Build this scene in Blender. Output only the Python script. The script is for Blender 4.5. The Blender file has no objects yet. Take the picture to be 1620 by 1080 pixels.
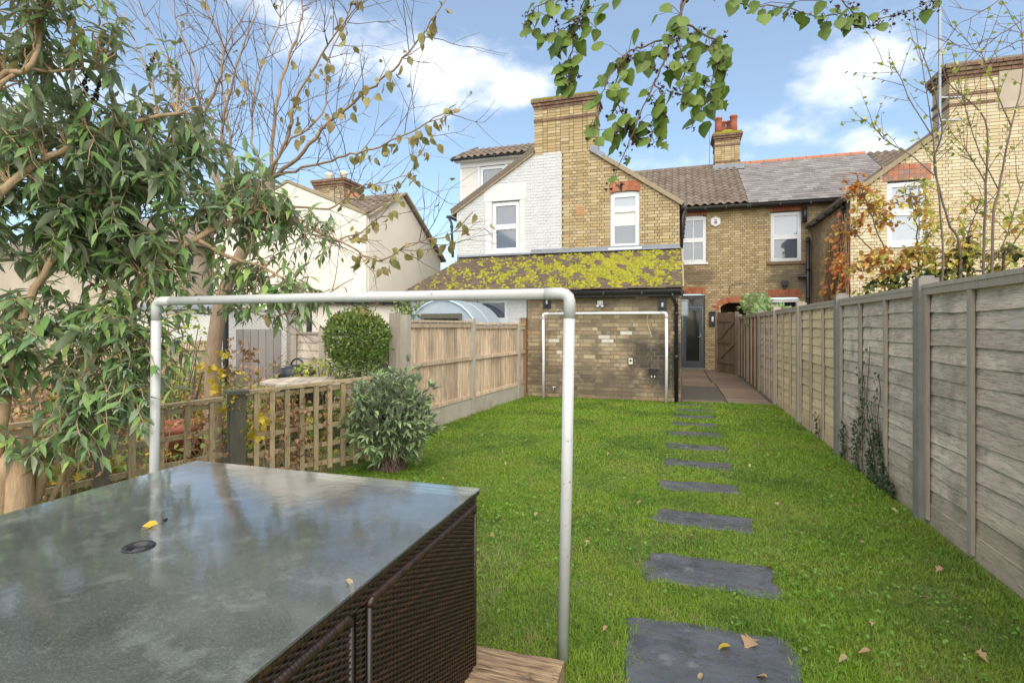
import bpy, math, random
import numpy as np
from mathutils import Vector, Matrix, Euler
random.seed(7)
rng = np.random.default_rng(7)
R = math.radians
SC = bpy.context.scene
COL = SC.collection

# ---------------------------------------------------------------- camera, sky, sun, exposure
YAW = R(17.4)
cd = bpy.data.cameras.new('camera'); cam = bpy.data.objects.new('camera', cd); COL.objects.link(cam)
cam.location = (0, 0, 1.35); cam.rotation_euler = (R(90), 0, YAW)
cd.sensor_width = 36; cd.lens = 18.53; cd.shift_y = -0.0142; cd.clip_start = 0.05; cd.clip_end = 2000
SC.camera = cam
SUN_AZ, SUN_EL = R(157), R(50)          # compass angle from +Y towards +X, and height
w = bpy.data.worlds.new('World'); SC.world = w; w.use_nodes = True
wn, wl = w.node_tree.nodes, w.node_tree.links
wn.clear()
def wnode(t, **k):
    n = wn.new(t)
    for a, b in k.items(): setattr(n, a, b)
    return n
wout = wnode('ShaderNodeOutputWorld'); wbg = wnode('ShaderNodeBackground'); wl.new(wbg.outputs[0], wout.inputs[0])
wbg.inputs[1].default_value = 0.0505
sky = wnode('ShaderNodeTexSky', sky_type='NISHITA', sun_disc=False, sun_elevation=SUN_EL, sun_rotation=SUN_AZ, air_density=1.0, dust_density=.8, ozone_density=.7)
tc = wnode('ShaderNodeTexCoord')
def wmath(op, a, b=None, c=None):
    n = wnode('ShaderNodeMath', operation=op)
    for i, v in enumerate((a, b, c)):
        if v is None: continue
        if isinstance(v, (int, float)): n.inputs[i].default_value = v
        else: wl.new(v, n.inputs[i])
    return n.outputs[0]
nz = wnode('ShaderNodeTexNoise'); nz.inputs['Scale'].default_value = 7.0; nz.inputs['Detail'].default_value = 9; nz.inputs['Roughness'].default_value = .56
mp = wnode('ShaderNodeMapping'); mp.inputs['Scale'].default_value = (1, 1, 1.9); mp.inputs['Location'].default_value = (3.1, 1.7, .4)
wl.new(tc.outputs['Generated'], mp.inputs[0]); wl.new(mp.outputs[0], nz.inputs['Vector'])
big = wnode('ShaderNodeTexNoise'); big.inputs['Scale'].default_value = 2.2; big.inputs['Detail'].default_value = 3
mp2 = wnode('ShaderNodeMapping'); mp2.inputs['Scale'].default_value = (1, 1, 2.6); mp2.inputs['Location'].default_value = (8.3, 2.2, 5.0)
wl.new(tc.outputs['Generated'], mp2.inputs[0]); wl.new(mp2.outputs[0], big.inputs['Vector'])
acc = wmath('MULTIPLY', wmath('SUBTRACT', big.outputs[0], .52), 0.8)
# banks of cloud: direction, half width, half height, weight
CLOUDS = [((-0.433, 0.784, 0.444), .16, .075, .55), ((-0.392, 0.82, 0.417), .10, .06, .45), ((-0.218, 0.877, 0.429), .12, .06, .36), ((-0.264, 0.88, 0.393), .10, .035, .32), ((0.159, 0.938, 0.307), .10, .045, .40), ((0.294, 0.866, 0.404), .20, .10, .30),
          ((0.233, 0.898, 0.375), .10, .06, .3), ((0.009, 0.955, 0.296), .05, .05, .36), ((-0.822, 0.487, 0.296), .16, .16, .5), ((-0.56, 0.678, 0.476), .10, .06, .3), ((-0.412, 0.9, 0.144), .10, .07, .32), ((0.288, 0.919, 0.267), .12, .03, .35), ((-0.728, 0.659, 0.19), .3, .06, .36)]
for d, a, b, k in CLOUDS:
    s = wnode('ShaderNodeVectorMath', operation='SUBTRACT'); wl.new(tc.outputs['Generated'], s.inputs[0]); s.inputs[1].default_value = d
    m = wnode('ShaderNodeVectorMath', operation='MULTIPLY'); wl.new(s.outputs[0], m.inputs[0]); m.inputs[1].default_value = (1/a, 1/a, 1/b)
    ln = wnode('ShaderNodeVectorMath', operation='LENGTH'); wl.new(m.outputs[0], ln.inputs[0])
    f = wmath('MULTIPLY', wmath('MAXIMUM', wmath('SUBTRACT', 1.25, ln.outputs['Value']), 0.0), k)
    acc = wmath('ADD', acc, f)
cl = wmath('ADD', acc, wmath('MULTIPLY', wmath('SUBTRACT', nz.outputs[0], .5), 1.9))
ramp = wnode('ShaderNodeMapRange', interpolation_type='SMOOTHSTEP'); wl.new(cl, ramp.inputs[0])
for i, v in ((1, .24), (2, .86), (3, 0.0), (4, .92)): ramp.inputs[i].default_value = v
mix = wnode('ShaderNodeMix', data_type='RGBA'); wl.new(ramp.outputs[0], mix.inputs[0]); wl.new(sky.outputs[0], mix.inputs[6])
mix.inputs[7].default_value = (6.3, 6.45, 6.7, 1); 
veil = wnode('ShaderNodeMix', data_type='RGBA'); veil.inputs[0].default_value = .17; hue = wnode('ShaderNodeVectorMath', operation='MULTIPLY'); wl.new(sky.outputs[0], hue.inputs[0]); hue.inputs[1].default_value = (.90, 1.035, 1.05); wl.new(hue.outputs[0], veil.inputs[6]); veil.inputs[7].default_value = (5.0, 5.4, 6.0, 1)
wl.new(veil.outputs[2], mix.inputs[6]); wl.new(mix.outputs[2], wbg.inputs[0])
sd = bpy.data.lights.new('sun', 'SUN'); sun = bpy.data.objects.new('sun', sd); COL.objects.link(sun)
sd.energy = 1.5; sd.angle = R(105); sd.color = (1, .90, .765)
sdir = Vector((math.sin(SUN_AZ)*math.cos(SUN_EL), math.cos(SUN_AZ)*math.cos(SUN_EL), math.sin(SUN_EL)))
sun.rotation_euler = (-sdir).to_track_quat('-Z', 'Y').to_euler(); sun.location = (6, -8, 12)
SC.view_settings.view_transform = 'Standard'; SC.view_settings.look = 'None'; SC.view_settings.gamma = 1
SC.view_settings.use_curve_mapping = False; SC.view_settings.exposure = 2.05
SC.cycles.max_bounces = 8; SC.cycles.transparent_max_bounces = 8; SC.cycles.use_denoising = True

# ---------------------------------------------------------------- materials
def mat(name, cols, scale=6.0, stretch=(1, 1, 1), rough=.8, bump=.3, bscale=60.0, bdist=.004, rand=0.0, ramp=None, stain=None, spec=.4, trans=0.0, back=None, coat=0.0, detail=6, metal=0.0, wstain=None, contrast=1.0, rvar=0.0, grain=None):
    """cols: two colours mixed by noise; ramp: list of colours picked per piece; stain: (colour, scale, lo, hi, amount); trans: share of light let through (leaves)"""
    m = bpy.data.materials.new(name); m.use_nodes = True
    N, L = m.node_tree.nodes, m.node_tree.links
    b = N['Principled BSDF']; out = N['Material Output']
    geo = N.new('ShaderNodeNewGeometry')
    mpn = N.new('ShaderNodeMapping'); mpn.inputs['Scale'].default_value = stretch; L.new(geo.outputs['Position'], mpn.inputs[0])
    def noise(sc, det=detail, src=None):
        n = N.new('ShaderNodeTexNoise'); n.inputs['Scale'].default_value = sc; n.inputs['Detail'].default_value = det; n.inputs['Roughness'].default_value = .6
        L.new(src or mpn.outputs[0], n.inputs['Vector']); return n.outputs[0]
    def mrange(v, a, c, d=0.0, e=1.0):
        n = N.new('ShaderNodeMapRange'); L.new(v, n.inputs[0])
        for i, q in ((1, a), (2, c), (3, d), (4, e)): n.inputs[i].default_value = q
        return n.outputs[0]
    def mixc(f, A, B, bt='MIX'):
        n = N.new('ShaderNodeMix'); n.data_type = 'RGBA'; n.blend_type = bt
        for i, v in ((0, f), (6, A), (7, B)):
            if isinstance(v, (int, float)): n.inputs[i].default_value = v
            elif isinstance(v, tuple): n.inputs[i].default_value = (*v[:3], 1)
            else: L.new(v, n.inputs[i])
        return n.outputs[2]
    oi = N.new('ShaderNodeObjectInfo')
    def rnd(k=1.0):
        a = N.new('ShaderNodeMath'); a.operation = 'ADD'; L.new(oi.outputs['Random'], a.inputs[0]); L.new(geo.outputs['Random Per Island'], a.inputs[1])
        q = N.new('ShaderNodeMath'); q.operation = 'MULTIPLY'; L.new(a.outputs[0], q.inputs[0]); q.inputs[1].default_value = k
        f = N.new('ShaderNodeMath'); f.operation = 'FRACT'; L.new(q.outputs[0], f.inputs[0]); return f.outputs[0]
    nv = mrange(noise(scale), .5-.22/contrast, .5+.22/contrast)
    if ramp:
        cr = N.new('ShaderNodeValToRGB'); L.new(rnd(), cr.inputs[0]); e = cr.color_ramp.elements
        cr.color_ramp.interpolation = 'LINEAR'
        while len(e) < len(ramp): e.new(.5)
        for i, c in enumerate(ramp): e[i].position = i/(len(ramp)-1); e[i].color = (*c, 1)
        col = mixc(mrange(nv, 0, 1, .0, .45), cr.outputs[0], cols[1])
    else:
        col = mixc(nv, cols[0], cols[1])
    if rand:
        v = mrange(rnd(7.31), 0, 1, 1-rand, 1+rand)
        vm = N.new('ShaderNodeVectorMath'); vm.operation = 'SCALE'; L.new(col, vm.inputs[0]); L.new(v, vm.inputs['Scale']); col = vm.outputs[0]
    if grain: col = mixc(mrange(noise(grain[1], 4), .50, .66, 0, grain[2]), col, grain[0])
    for st in (stain or []):
        sc_c, ssc, lo, hi, amt = st
        col = mixc(mrange(noise(ssc, 5, geo.outputs['Position']), lo, hi, 0, amt), col, sc_c)
    for st in (wstain or []):     # a stain with a place of its own: colour, centre, half sizes, amount
        sc_c, cen, half, amt = st
        v1 = N.new('ShaderNodeVectorMath'); v1.operation = 'SUBTRACT'; L.new(geo.outputs['Position'], v1.inputs[0]); v1.inputs[1].default_value = cen
        v2 = N.new('ShaderNodeVectorMath'); v2.operation = 'MULTIPLY'; L.new(v1.outputs[0], v2.inputs[0]); v2.inputs[1].default_value = tuple(1/h for h in half)
        v3 = N.new('ShaderNodeVectorMath'); v3.operation = 'LENGTH'; L.new(v2.outputs[0], v3.inputs[0])
        ad = N.new('ShaderNodeMath'); ad.operation = 'ADD'; L.new(v3.outputs['Value'], ad.inputs[0]); L.new(mrange(noise(2.6, 6, geo.outputs['Position']), 0.25, .75, -.5, .5), ad.inputs[1])
        col = mixc(mrange(ad.outputs[0], 1.1, .55, 0, amt), col, sc_c)
    if back: col = mixc(geo.outputs['Backfacing'], col, back)
    if isinstance(col, tuple): b.inputs['Base Color'].default_value = (*col, 1)
    else: L.new(col, b.inputs['Base Color'])
    b.inputs['Specular IOR Level'].default_value = spec; b.inputs['Metallic'].default_value = metal
    if coat: b.inputs['Coat Weight'].default_value = coat; b.inputs['Coat Roughness'].default_value = .08
    if rvar: L.new(mrange(noise(scale*1.7), .3, .7, rough-rvar, rough+rvar), b.inputs['Roughness'])
    else: b.inputs['Roughness'].default_value = rough
    if bump:
        bn = N.new('ShaderNodeBump'); bn.inputs['Strength'].default_value = bump; bn.inputs['Distance'].default_value = bdist
        L.new(noise(bscale, 4), bn.inputs['Height']); L.new(bn.outputs[0], b.inputs['Normal'])
    if trans:
        t = N.new('ShaderNodeBsdfTranslucent'); ms = N.new('ShaderNodeMixShader'); ms.inputs[0].default_value = trans
        if not isinstance(col, tuple): L.new(col, t.inputs[0])
        L.new(b.outputs[0], ms.inputs[1]); L.new(t.outputs[0], ms.inputs[2]); L.new(ms.outputs[0], out.inputs[0])
    return m

BUFF = [(.395,.285,.135), (.28,.195,.092), (.46,.355,.195), (.36,.255,.122), (.49,.395,.24), (.225,.16,.085)]
m_brick = mat('buff stock brick', [(0,)*3, (.40,.305,.165)], 30, ramp=BUFF, rough=.9, bump=.5, bscale=90, stain=[((.17,.14,.10), 1.1, .60, .78, .45)],
              wstain=[((.10,.085,.07), (3.3,17.7,2.75), (.85,.3,.5), .7), ((.10,.085,.07), (.6,17.7,2.95), (.6,.3,.3), .6), ((.13,.11,.09), (3.75,17.2,3.2), (.35,.8,1.9), .6)])
m_brick_far = mat('pale gault brick', [(0,)*3, (.60,.49,.31)], 30, ramp=[(0.54, 0.432, 0.261), (0.45, 0.342, 0.189), (0.594, 0.504, 0.342), (0.513, 0.405, 0.243), (0.612, 0.54, 0.387)], rough=.9, bump=.5, bscale=90, stain=[((.25,.21,.16), 1.3, .62, .8, .4)])
m_brick_old = mat('weathered brown brick', [(0,)*3, (.30,.23,.14)], 24, ramp=[(.37,.27,.15), (.20,.145,.085), (.50,.39,.24), (.29,.21,.12), (.42,.28,.16), (.12,.095,.07), (.52,.42,.27), (.33,.25,.15), (.17,.13,.095)], rough=.92, bump=.6, bscale=70,
                  stain=[((.52,.45,.33), 2.6, .60, .74, .6), ((.085,.072,.058), 1.7, .52, .68, .65), ((.07,.06,.05), 6, .62, .74, .5)],
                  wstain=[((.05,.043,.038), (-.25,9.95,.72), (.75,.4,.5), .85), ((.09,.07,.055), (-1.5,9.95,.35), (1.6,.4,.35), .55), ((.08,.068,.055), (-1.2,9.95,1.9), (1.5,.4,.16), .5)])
m_brick_paint = mat('white painted brick', [(.555,.55,.53), (.49,.485,.47)], 3, rough=.6, bump=.7, bscale=26, bdist=.006, rand=.03, stain=[((.44,.43,.40), 1.4, .55, .8, .45)])
m_brick_whitechip = mat('limewashed brick', [(.62,.58,.50), (.50,.45,.37)], 12, rough=.85, bump=.5, bscale=50)
m_brick_red = mat('red rubbed brick', [(0,)*3, (.36,.12,.06)], 20, ramp=[(.36,.115,.055), (.28,.08,.04), (.42,.16,.08), (.30,.10,.06)], rough=.88, bump=.4)
m_brick_mixed = mat('red and grey brick', [(0,)*3, (.36,.14,.08)], 20, ramp=[(.42,.15,.07), (.17,.155,.15), (.44,.17,.09), (.20,.18,.17), (.38,.13,.07)], rough=.88, bump=.4)
m_mortar = mat('lime mortar', [(.17,.135,.09), (.11,.088,.06)], 9, rough=.95, bump=.5, bscale=120)
m_mortar_old = mat('patched mortar', [(.33,.28,.20), (.20,.17,.12)], 2.5, rough=.95, bump=.5, bscale=120)
m_mortar_pale = mat('pale mortar', [(.27,.235,.17), (.19,.16,.11)], 9, rough=.95, bump=.5, bscale=120)
m_mortar_white = mat('painted mortar', [(.52,.515,.50), (.46,.455,.44)], 5, rough=.7, bump=.5, bscale=50)
m_corbel = mat('stained corbel brick', [(0,)*3, (.26,.16,.10)], 20, ramp=[(.17,.08,.05), (.10,.065,.05), (.24,.15,.085), (.12,.075,.055)], rough=.92, bump=.5, stain=[((.26,.22,.08), 3, .60, .8, .5)])
m_cream = mat('cream masonry render', [(.72,.655,.545), (.68,.61,.505)], 1.2, rough=.85, bump=.25, bscale=120, stain=[((.60,.52,.41), .7, .55, .8, .3)])
m_far = mat('dull buff render', [(.50,.42,.32), (.40,.33,.25)], 1.4, rough=.9, bump=.3, stain=[((.25,.19,.13), .9, .5, .7, .6)])
m_white = mat('white render', [(.60,.595,.58), (.55,.54,.525)], 2, rough=.75, bump=.3, bscale=60)
m_clad = mat('off white cladding', [(.66,.63,.58), (.60,.57,.52)], 4, (.3,1,1), rough=.55, bump=.1, rand=.03)
m_upvc = mat('white window plastic', [(.68,.68,.68), (.65,.65,.65)], 4, rough=.32, bump=0)
m_black = mat('black rainwater plastic', [(.018,.018,.02), (.03,.03,.032)], 8, rough=.35, bump=.1)
m_lead = mat('lead flashing', [(.24,.26,.29), (.17,.18,.20)], 6, rough=.55, bump=.3, bscale=20, stain=[((.40,.41,.42), 3, .55, .75, .5)])
m_tile = mat('brown clay plain tile', [(0,)*3, (.13,.09,.06)], 30, ramp=[(.135,.088,.056), (.085,.058,.04), (.18,.12,.08), (.11,.078,.05), (.16,.12,.085), (.06,.045,.035)], rough=.92, bump=.5, stain=[((.12,.11,.035), 1.6, .55, .75, .35)])
m_pantile = mat('brown concrete pantile', [(0,)*3, (.155,.125,.095)], 20, ramp=[(.15,.11,.08), (.115,.085,.062), (.19,.145,.105), (.14,.105,.08)], rough=.9, bump=.4, stain=[((.24,.21,.17), 3, .55, .8, .4)])
m_slate = mat('grey roof slate', [(0,)*3, (.19,.175,.165)], 14, ramp=[(.16,.135,.125), (.22,.19,.175), (.12,.10,.095), (.27,.24,.22), (.19,.165,.15)], rough=.6, bump=.3, bscale=30, stain=[((.30,.28,.26), 1.5, .5, .8, .4)])
m_ridge = mat('terracotta ridge', [(.42,.17,.09), (.33,.13,.07)], 8, rough=.85, bump=.3)
m_pot = mat('red clay pot', [(.36,.115,.065), (.29,.085,.05)], 6, rough=.8, bump=.2)
m_moss = mat('yellow green moss', [(0,)*3, (.24,.23,.02)], 30, ramp=[(0.257, 0.247, 0.023), (0.162, 0.16, 0.03), (0.342, 0.301, 0.03), (0.124, 0.107, 0.036)], rough=1, bump=.8, bscale=200, spec=.1)
m_verge = mat('weathered verge mortar', [(.33,.27,.17), (.24,.19,.12)], 12, rough=.9, bump=.5)
m_wood_pale = mat('weathered pale fence timber', [(.68,.52,.36), (.44,.33,.225)], 6, (9,9,.4), rough=.85, bump=.6, bscale=18, rand=.26, contrast=1.8, grain=((.20,.145,.10), 11, .75), stain=[((.25,.195,.15), 3.0, .52, .72, .55)])
m_wood_grey = mat('grey weathered fence timber', [(.74,.61,.475), (.52,.425,.33)], 5, (9,.7,9), rough=.85, bump=.8, bscale=20, bdist=.006, rand=.2, contrast=1.6, grain=((.15,.13,.11), 17, .6), stain=[((.17,.145,.125), 3.4, .52, .72, .7), ((.55,.51,.46), 4.1, .58, .74, .6), ((.40,.29,.20), .9, .56, .74, .45)], wstain=[((.30,.255,.15), (1.67, 6, .02), (.5, 40, .36), .4)])
m_wood_warm = mat('honey fence timber', [(.74,.58,.35), (.58,.43,.24)], 5, (9,.7,9), rough=.82, bump=.6, bscale=18, rand=.13, grain=((.30,.20,.10), 17, .45), stain=[((.25,.20,.12), 2.2, .55, .75, .5), ((.36,.30,.16), 1.1, .5, .75, .3)])
m_wood_brown = mat('brown stained fence timber', [(.30,.18,.09), (.20,.12,.065)], 5, (9,.7,9), rough=.85, bump=.5, bscale=16, rand=.15)
m_batten = mat('fence batten timber', [(.42,.36,.28), (.30,.25,.195)], 6, (9,9,.6), rough=.85, bump=.5, bscale=18, rand=.1)
m_gate = mat('grey gate timber', [(.22,.17,.125), (.14,.105,.08)], 6, (9,9,.6), rough=.85, bump=.5, bscale=18, rand=.14)
m_trellis = mat('green grey trellis timber', [(.44,.33,.19), (.29,.225,.13)], 6, (5,5,.8), rough=.85, bump=.6, grain=((.16,.13,.07), 14, .5), bscale=22, rand=.13, stain=[((.18,.18,.09), 3, .54, .74, .5)])
m_post = mat('algae stained post timber', [(.13,.12,.085), (.08,.075,.055)], 6, (6,6,.7), rough=.85, bump=.5, bscale=18)
m_concrete = mat('fence concrete', [(.46,.41,.33), (.37,.33,.265)], 7, rough=.9, bump=.5, bscale=140, stain=[((.26,.235,.18), 2.2, .52, .75, .55)])
m_concrete_grey = mat('mossy fence concrete', [(.25,.235,.205), (.19,.175,.15)], 9, rough=.9, bump=.5, bscale=140, stain=[((.19,.18,.10), 3, .5, .75, .5)])
m_paving = mat('brown stone flag', [(0,)*3, (.20,.14,.10)], 9, ramp=[(0.184, 0.13, 0.092), (0.138, 0.105, 0.082), (0.221, 0.16, 0.112), (0.156, 0.13, 0.102)], rough=.75, bump=.5, bscale=40, stain=[((.10,.10,.05), 2, .5, .7, .5)])
m_gravel_base = mat('dark gritty soil', [(.12,.105,.085), (.07,.062,.05)], 60, rough=.95, bump=.9, bscale=180, bdist=.01)
m_pipe = mat('off white painted pipe', [(.52,.52,.495), (.46,.46,.44)], 3, rough=.38, bump=.12, bscale=35, stain=[((.36,.33,.27), 7, .60, .74, .55), ((.16,.12,.08), 30, .66, .72, .85)])
m_pipe_white = mat('bright white goal pipe', [(.72,.72,.71), (.68,.68,.67)], 3, rough=.35, bump=0)
m_slab = mat('damp dark riven slate', [(.098,.102,.110), (.048,.050,.056)], 4, (1,1.25,1), rough=.27, bump=1.0, bscale=5, bdist=.03, spec=.5, rvar=.16, stain=[((.19,.19,.195), 7, .60, .67, .45), ((.03,.03,.034), 4, .55, .62, .6), ((.06,.05,.035), 23, .62, .72, .7)])
m_sleeper = mat('weathered sleeper timber', [(.42,.29,.165), (.22,.145,.085)], 5, (.9,11,11), rough=.85, bump=.8, bscale=12, bdist=.008, contrast=1.8, grain=((.07,.045,.025), 9, .85), stain=[((.50,.42,.33), 4, .58, .72, .6), ((.08,.055,.035), 9, .60, .70, .8)])
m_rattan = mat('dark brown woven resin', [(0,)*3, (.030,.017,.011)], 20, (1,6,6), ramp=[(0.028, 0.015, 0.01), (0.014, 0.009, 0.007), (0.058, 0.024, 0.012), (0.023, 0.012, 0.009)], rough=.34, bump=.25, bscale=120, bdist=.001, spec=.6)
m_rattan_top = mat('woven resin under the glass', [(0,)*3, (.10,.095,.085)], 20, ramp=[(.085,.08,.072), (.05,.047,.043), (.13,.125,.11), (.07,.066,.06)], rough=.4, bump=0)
m_rattan_dark = mat('black resin backing', [(.010,.008,.007), (.015,.011,.009)], 20, rough=.5, bump=0)
m_door = mat('anthracite door aluminium', [(.055,.062,.075), (.065,.072,.085)], 5, rough=.4, bump=0)
m_glass = mat('opaque glass toned as dim room and reflection', [(.085,.092,.115), (.065,.072,.095)], 1.5, rough=.04, bump=0, spec=.9, coat=.6)  # opaque pane; dim room and grey-blue reflection are put into the base colour
m_glass_pale = mat('window glass over a pale blind', [(.27,.29,.32), (.24,.26,.29)], 1.5, rough=.05, bump=0, spec=.9, coat=.6)
m_glass_dark = mat('door glass over a dark hall', [(.012,.013,.013), (.020,.021,.020)], 1.2, rough=.05, bump=0, spec=.35, coat=0)
m_steel = mat('galvanised steel', [(.32,.33,.35), (.25,.26,.28)], 8, rough=.45, bump=0, metal=.7)
m_bark = mat('tan flaking bark', [(.50,.345,.20), (.31,.205,.12)], 8, (4,4,.8), rough=.9, bump=.8, bscale=22, bdist=.008)
m_bark_dark = mat('dark twig bark', [(.19,.13,.10), (.12,.085,.065)], 10, (4,4,1), rough=.88, bump=.4)
m_bark_tan = mat('bare tree bark', [(.38,.265,.175), (.24,.165,.115)], 9, (4,4,1), rough=.9, bump=.5)
def leafmat(name, ramp, back=None, rough=.5, trans=.28, spec=.35, spots=None):
    return mat(name, [(0,)*3, ramp[0]], 60, ramp=ramp, rough=rough, bump=.25, bscale=90, bdist=.001, trans=trans, back=back, spec=spec, rand=.12, stain=spots)
m_lf_bud = leafmat('dark lance leaf', [(0.131, 0.242, 0.076), (0.216, 0.358, 0.092), (0.098, 0.184, 0.07), (0.369, 0.485, 0.117), (0.174, 0.291, 0.092), (0.282, 0.388, 0.149), (0.119, 0.214, 0.1)], back=(.30,.34,.21), rough=.42)
m_lf_silver = leafmat('silvery shoot leaf', [(.28,.36,.23), (.21,.29,.18), (.34,.41,.28)], rough=.7)
m_lf_yel = leafmat('yellowing leaf', [(0.371, 0.323, 0.103), (0.291, 0.212, 0.084), (0.226, 0.23, 0.084), (0.339, 0.238, 0.112), (0.178, 0.204, 0.075)], spots=[((.16,.085,.04), 55, .55, .68, .7)])
m_lf_hang = leafmat('blotched green leaf', [(0.122, 0.198, 0.029), (0.173, 0.246, 0.036), (0.079, 0.137, 0.025), (0.209, 0.274, 0.05)], spots=[((.025,.02,.012), 70, .62, .69, .9), ((.22,.24,.05), 16, .58, .75, .5)])
m_lf_dark = leafmat('dark crumpled seed head', [(.05,.028,.02), (.075,.04,.028), (.035,.022,.018)], trans=.05, rough=.8)
m_lf_autumn = leafmat('autumn leaf', [(0.734, 0.359, 0.101), (0.734, 0.584, 0.113), (0.506, 0.558, 0.113), (0.784, 0.479, 0.101), (0.632, 0.664, 0.14), (0.658, 0.199, 0.089), (0.708, 0.664, 0.127), (0.405, 0.505, 0.113)])
m_lf_red = leafmat('orange red creeper leaf', [(.55,.22,.05), (.52,.13,.045), (.56,.32,.06), (.44,.09,.04), (.46,.34,.07)])
m_lf_lime = leafmat('yellow green small leaf', [(0.368, 0.437, 0.081), (0.483, 0.483, 0.092), (0.265, 0.356, 0.069), (0.529, 0.46, 0.115)])
m_lf_top = leafmat('clipped bush leaf', [(0.146, 0.228, 0.05), (0.096, 0.161, 0.042), (0.233, 0.304, 0.059), (0.174, 0.262, 0.05)], trans=.2)
m_lf_toptip = leafmat('fresh yellow shoot', [(.22,.22,.03), (.15,.18,.03), (.26,.20,.04)])
m_lf_sage = leafmat('grey green sage leaf', [(0.345, 0.454, 0.205), (0.262, 0.366, 0.155), (0.428, 0.527, 0.261), (0.193, 0.293, 0.124)], back=(.26,.29,.21), rough=.75)
m_lf_ivy = leafmat('ivy leaf', [(.03,.06,.02), (.05,.09,.028), (.025,.045,.018), (.075,.115,.04)], trans=.15)
m_lf_ivyvar = leafmat('pale ivy leaf', [(.15,.25,.08), (.27,.34,.14), (.11,.19,.06), (.34,.39,.18)])
m_lf_dead = leafmat('dead brown leaf', [(.36,.21,.11), (.26,.14,.07), (.42,.29,.16), (.31,.15,.10)], rough=.8, trans=.12)
m_lf_fallen = leafmat('pale fallen leaf', [(.36,.25,.14), (.30,.19,.10), (.40,.32,.17), (.33,.22,.12)], rough=.8, trans=.1)
m_lf_weed = leafmat('weed leaf', [(.20,.30,.06), (.29,.35,.08), (.15,.22,.05), (.36,.33,.10), (.33,.22,.09)])
m_lf_clover = leafmat('clover leaf', [(.12,.26,.03), (.16,.31,.04), (.10,.21,.03), (.22,.32,.06)])
m_lf_gold = leafmat('bright yellow vine leaf', [(.52,.38,.03), (.58,.44,.05), (.46,.30,.03)])
m_grass = leafmat('lawn grass', [(0.162, 0.294, 0.015), (0.196, 0.353, 0.02), (0.127, 0.245, 0.014), (0.245, 0.392, 0.031), (0.294, 0.324, 0.077)], trans=.3, rough=.55, spots=[((.29,.33,.05), 1.3, .46, .64, .6), ((.075,.16,.022), 1.1, .48, .62, .65), ((.34,.28,.11), 6, .58, .68, .6), ((.07,.14,.025), 7, .60, .68, .5)])
m_soil = mat('lawn soil', [(.11,.15,.03), (.085,.085,.03)], 18, rough=1, bump=.8, bscale=80)
m_ground = mat('garden soil', [(.10,.085,.05), (.07,.075,.035)], 2.5, rough=1, bump=.6, bscale=30)

# table glass: a clear wet pane, with a film of dirt and drops, over the woven top
m_table = bpy.data.materials.new('wet table glass'); m_table.use_nodes = True
N, L = m_table.node_tree.nodes, m_table.node_tree.links; N.clear()
def tn(t, **k):
    n = N.new(t)
    for q, v in k.items(): n.inputs[q].default_value = v
    return n
g = N.new('ShaderNodeNewGeometry')
def tnoise(sc, det, lo, hi, a, b, rough=.6):
    n = tn('ShaderNodeTexNoise', Scale=sc, Detail=det, Roughness=rough); L.new(g.outputs['Position'], n.inputs['Vector'])
    m = N.new('ShaderNodeMapRange'); L.new(n.outputs[0], m.inputs[0])
    for i, v in ((1, lo), (2, hi), (3, a), (4, b)): m.inputs[i].default_value = v
    return m.outputs[0]
def tmath(op, a, b):
    n = N.new('ShaderNodeMath'); n.operation = op
    for i, v in enumerate((a, b)):
        if isinstance(v, (int, float)): n.inputs[i].default_value = v
        else: L.new(v, n.inputs[i])
    return n.outputs[0]
bmp = tn('ShaderNodeBump', Strength=.02, Distance=.002); L.new(tnoise(230, 3, .3, .7, 0, 1), bmp.inputs['Height'])
bmp2 = tn('ShaderNodeBump', Strength=.018, Distance=.01); L.new(tnoise(16, 2, .3, .7, 0, 1), bmp2.inputs['Height']); L.new(bmp.outputs[0], bmp2.inputs['Normal'])
fr = tn('ShaderNodeFresnel', IOR=1.5); L.new(bmp2.outputs[0], fr.inputs['Normal'])
tr = tn('ShaderNodeBsdfTransparent', Color=(.62, .70, .68, 1)); gl = tn('ShaderNodeBsdfGlossy', Roughness=.028, Color=(1, 1, 1, 1)); L.new(bmp2.outputs[0], gl.inputs['Normal'])
di = tn('ShaderNodeBsdfDiffuse', Color=(.36, .385, .36, 1))
film = tmath('ADD', tmath('ADD', tnoise(3.4, 8, .36, .72, .16, .30), tmath('MULTIPLY', tnoise(9, 6, .56, .64, 0, 1), .10)), tmath('MULTIPLY', tnoise(330, 3, .50, .66, 0, 1), .16))
m1 = N.new('ShaderNodeMixShader'); L.new(film, m1.inputs[0]); L.new(tr.outputs[0], m1.inputs[1]); L.new(di.outputs[0], m1.inputs[2])
m2 = N.new('ShaderNodeMixShader'); L.new(tmath('MINIMUM', tmath('MULTIPLY', fr.outputs[0], 1.25), 1.0), m2.inputs[0]); L.new(m1.outputs[0], m2.inputs[1]); L.new(gl.outputs[0], m2.inputs[2])
L.new(m2.outputs[0], N.new('ShaderNodeOutputMaterial').inputs[0])
m_film = mat('clear greenhouse film', [(.62,.68,.72), (.55,.62,.68)], 3, rough=.25, bump=.4, bscale=6, bdist=.02, trans=.45, spec=.6)
m_blueframe = mat('pale blue hoop', [(.45,.60,.72), (.40,.55,.68)], 3, rough=.4, bump=0)

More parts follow.
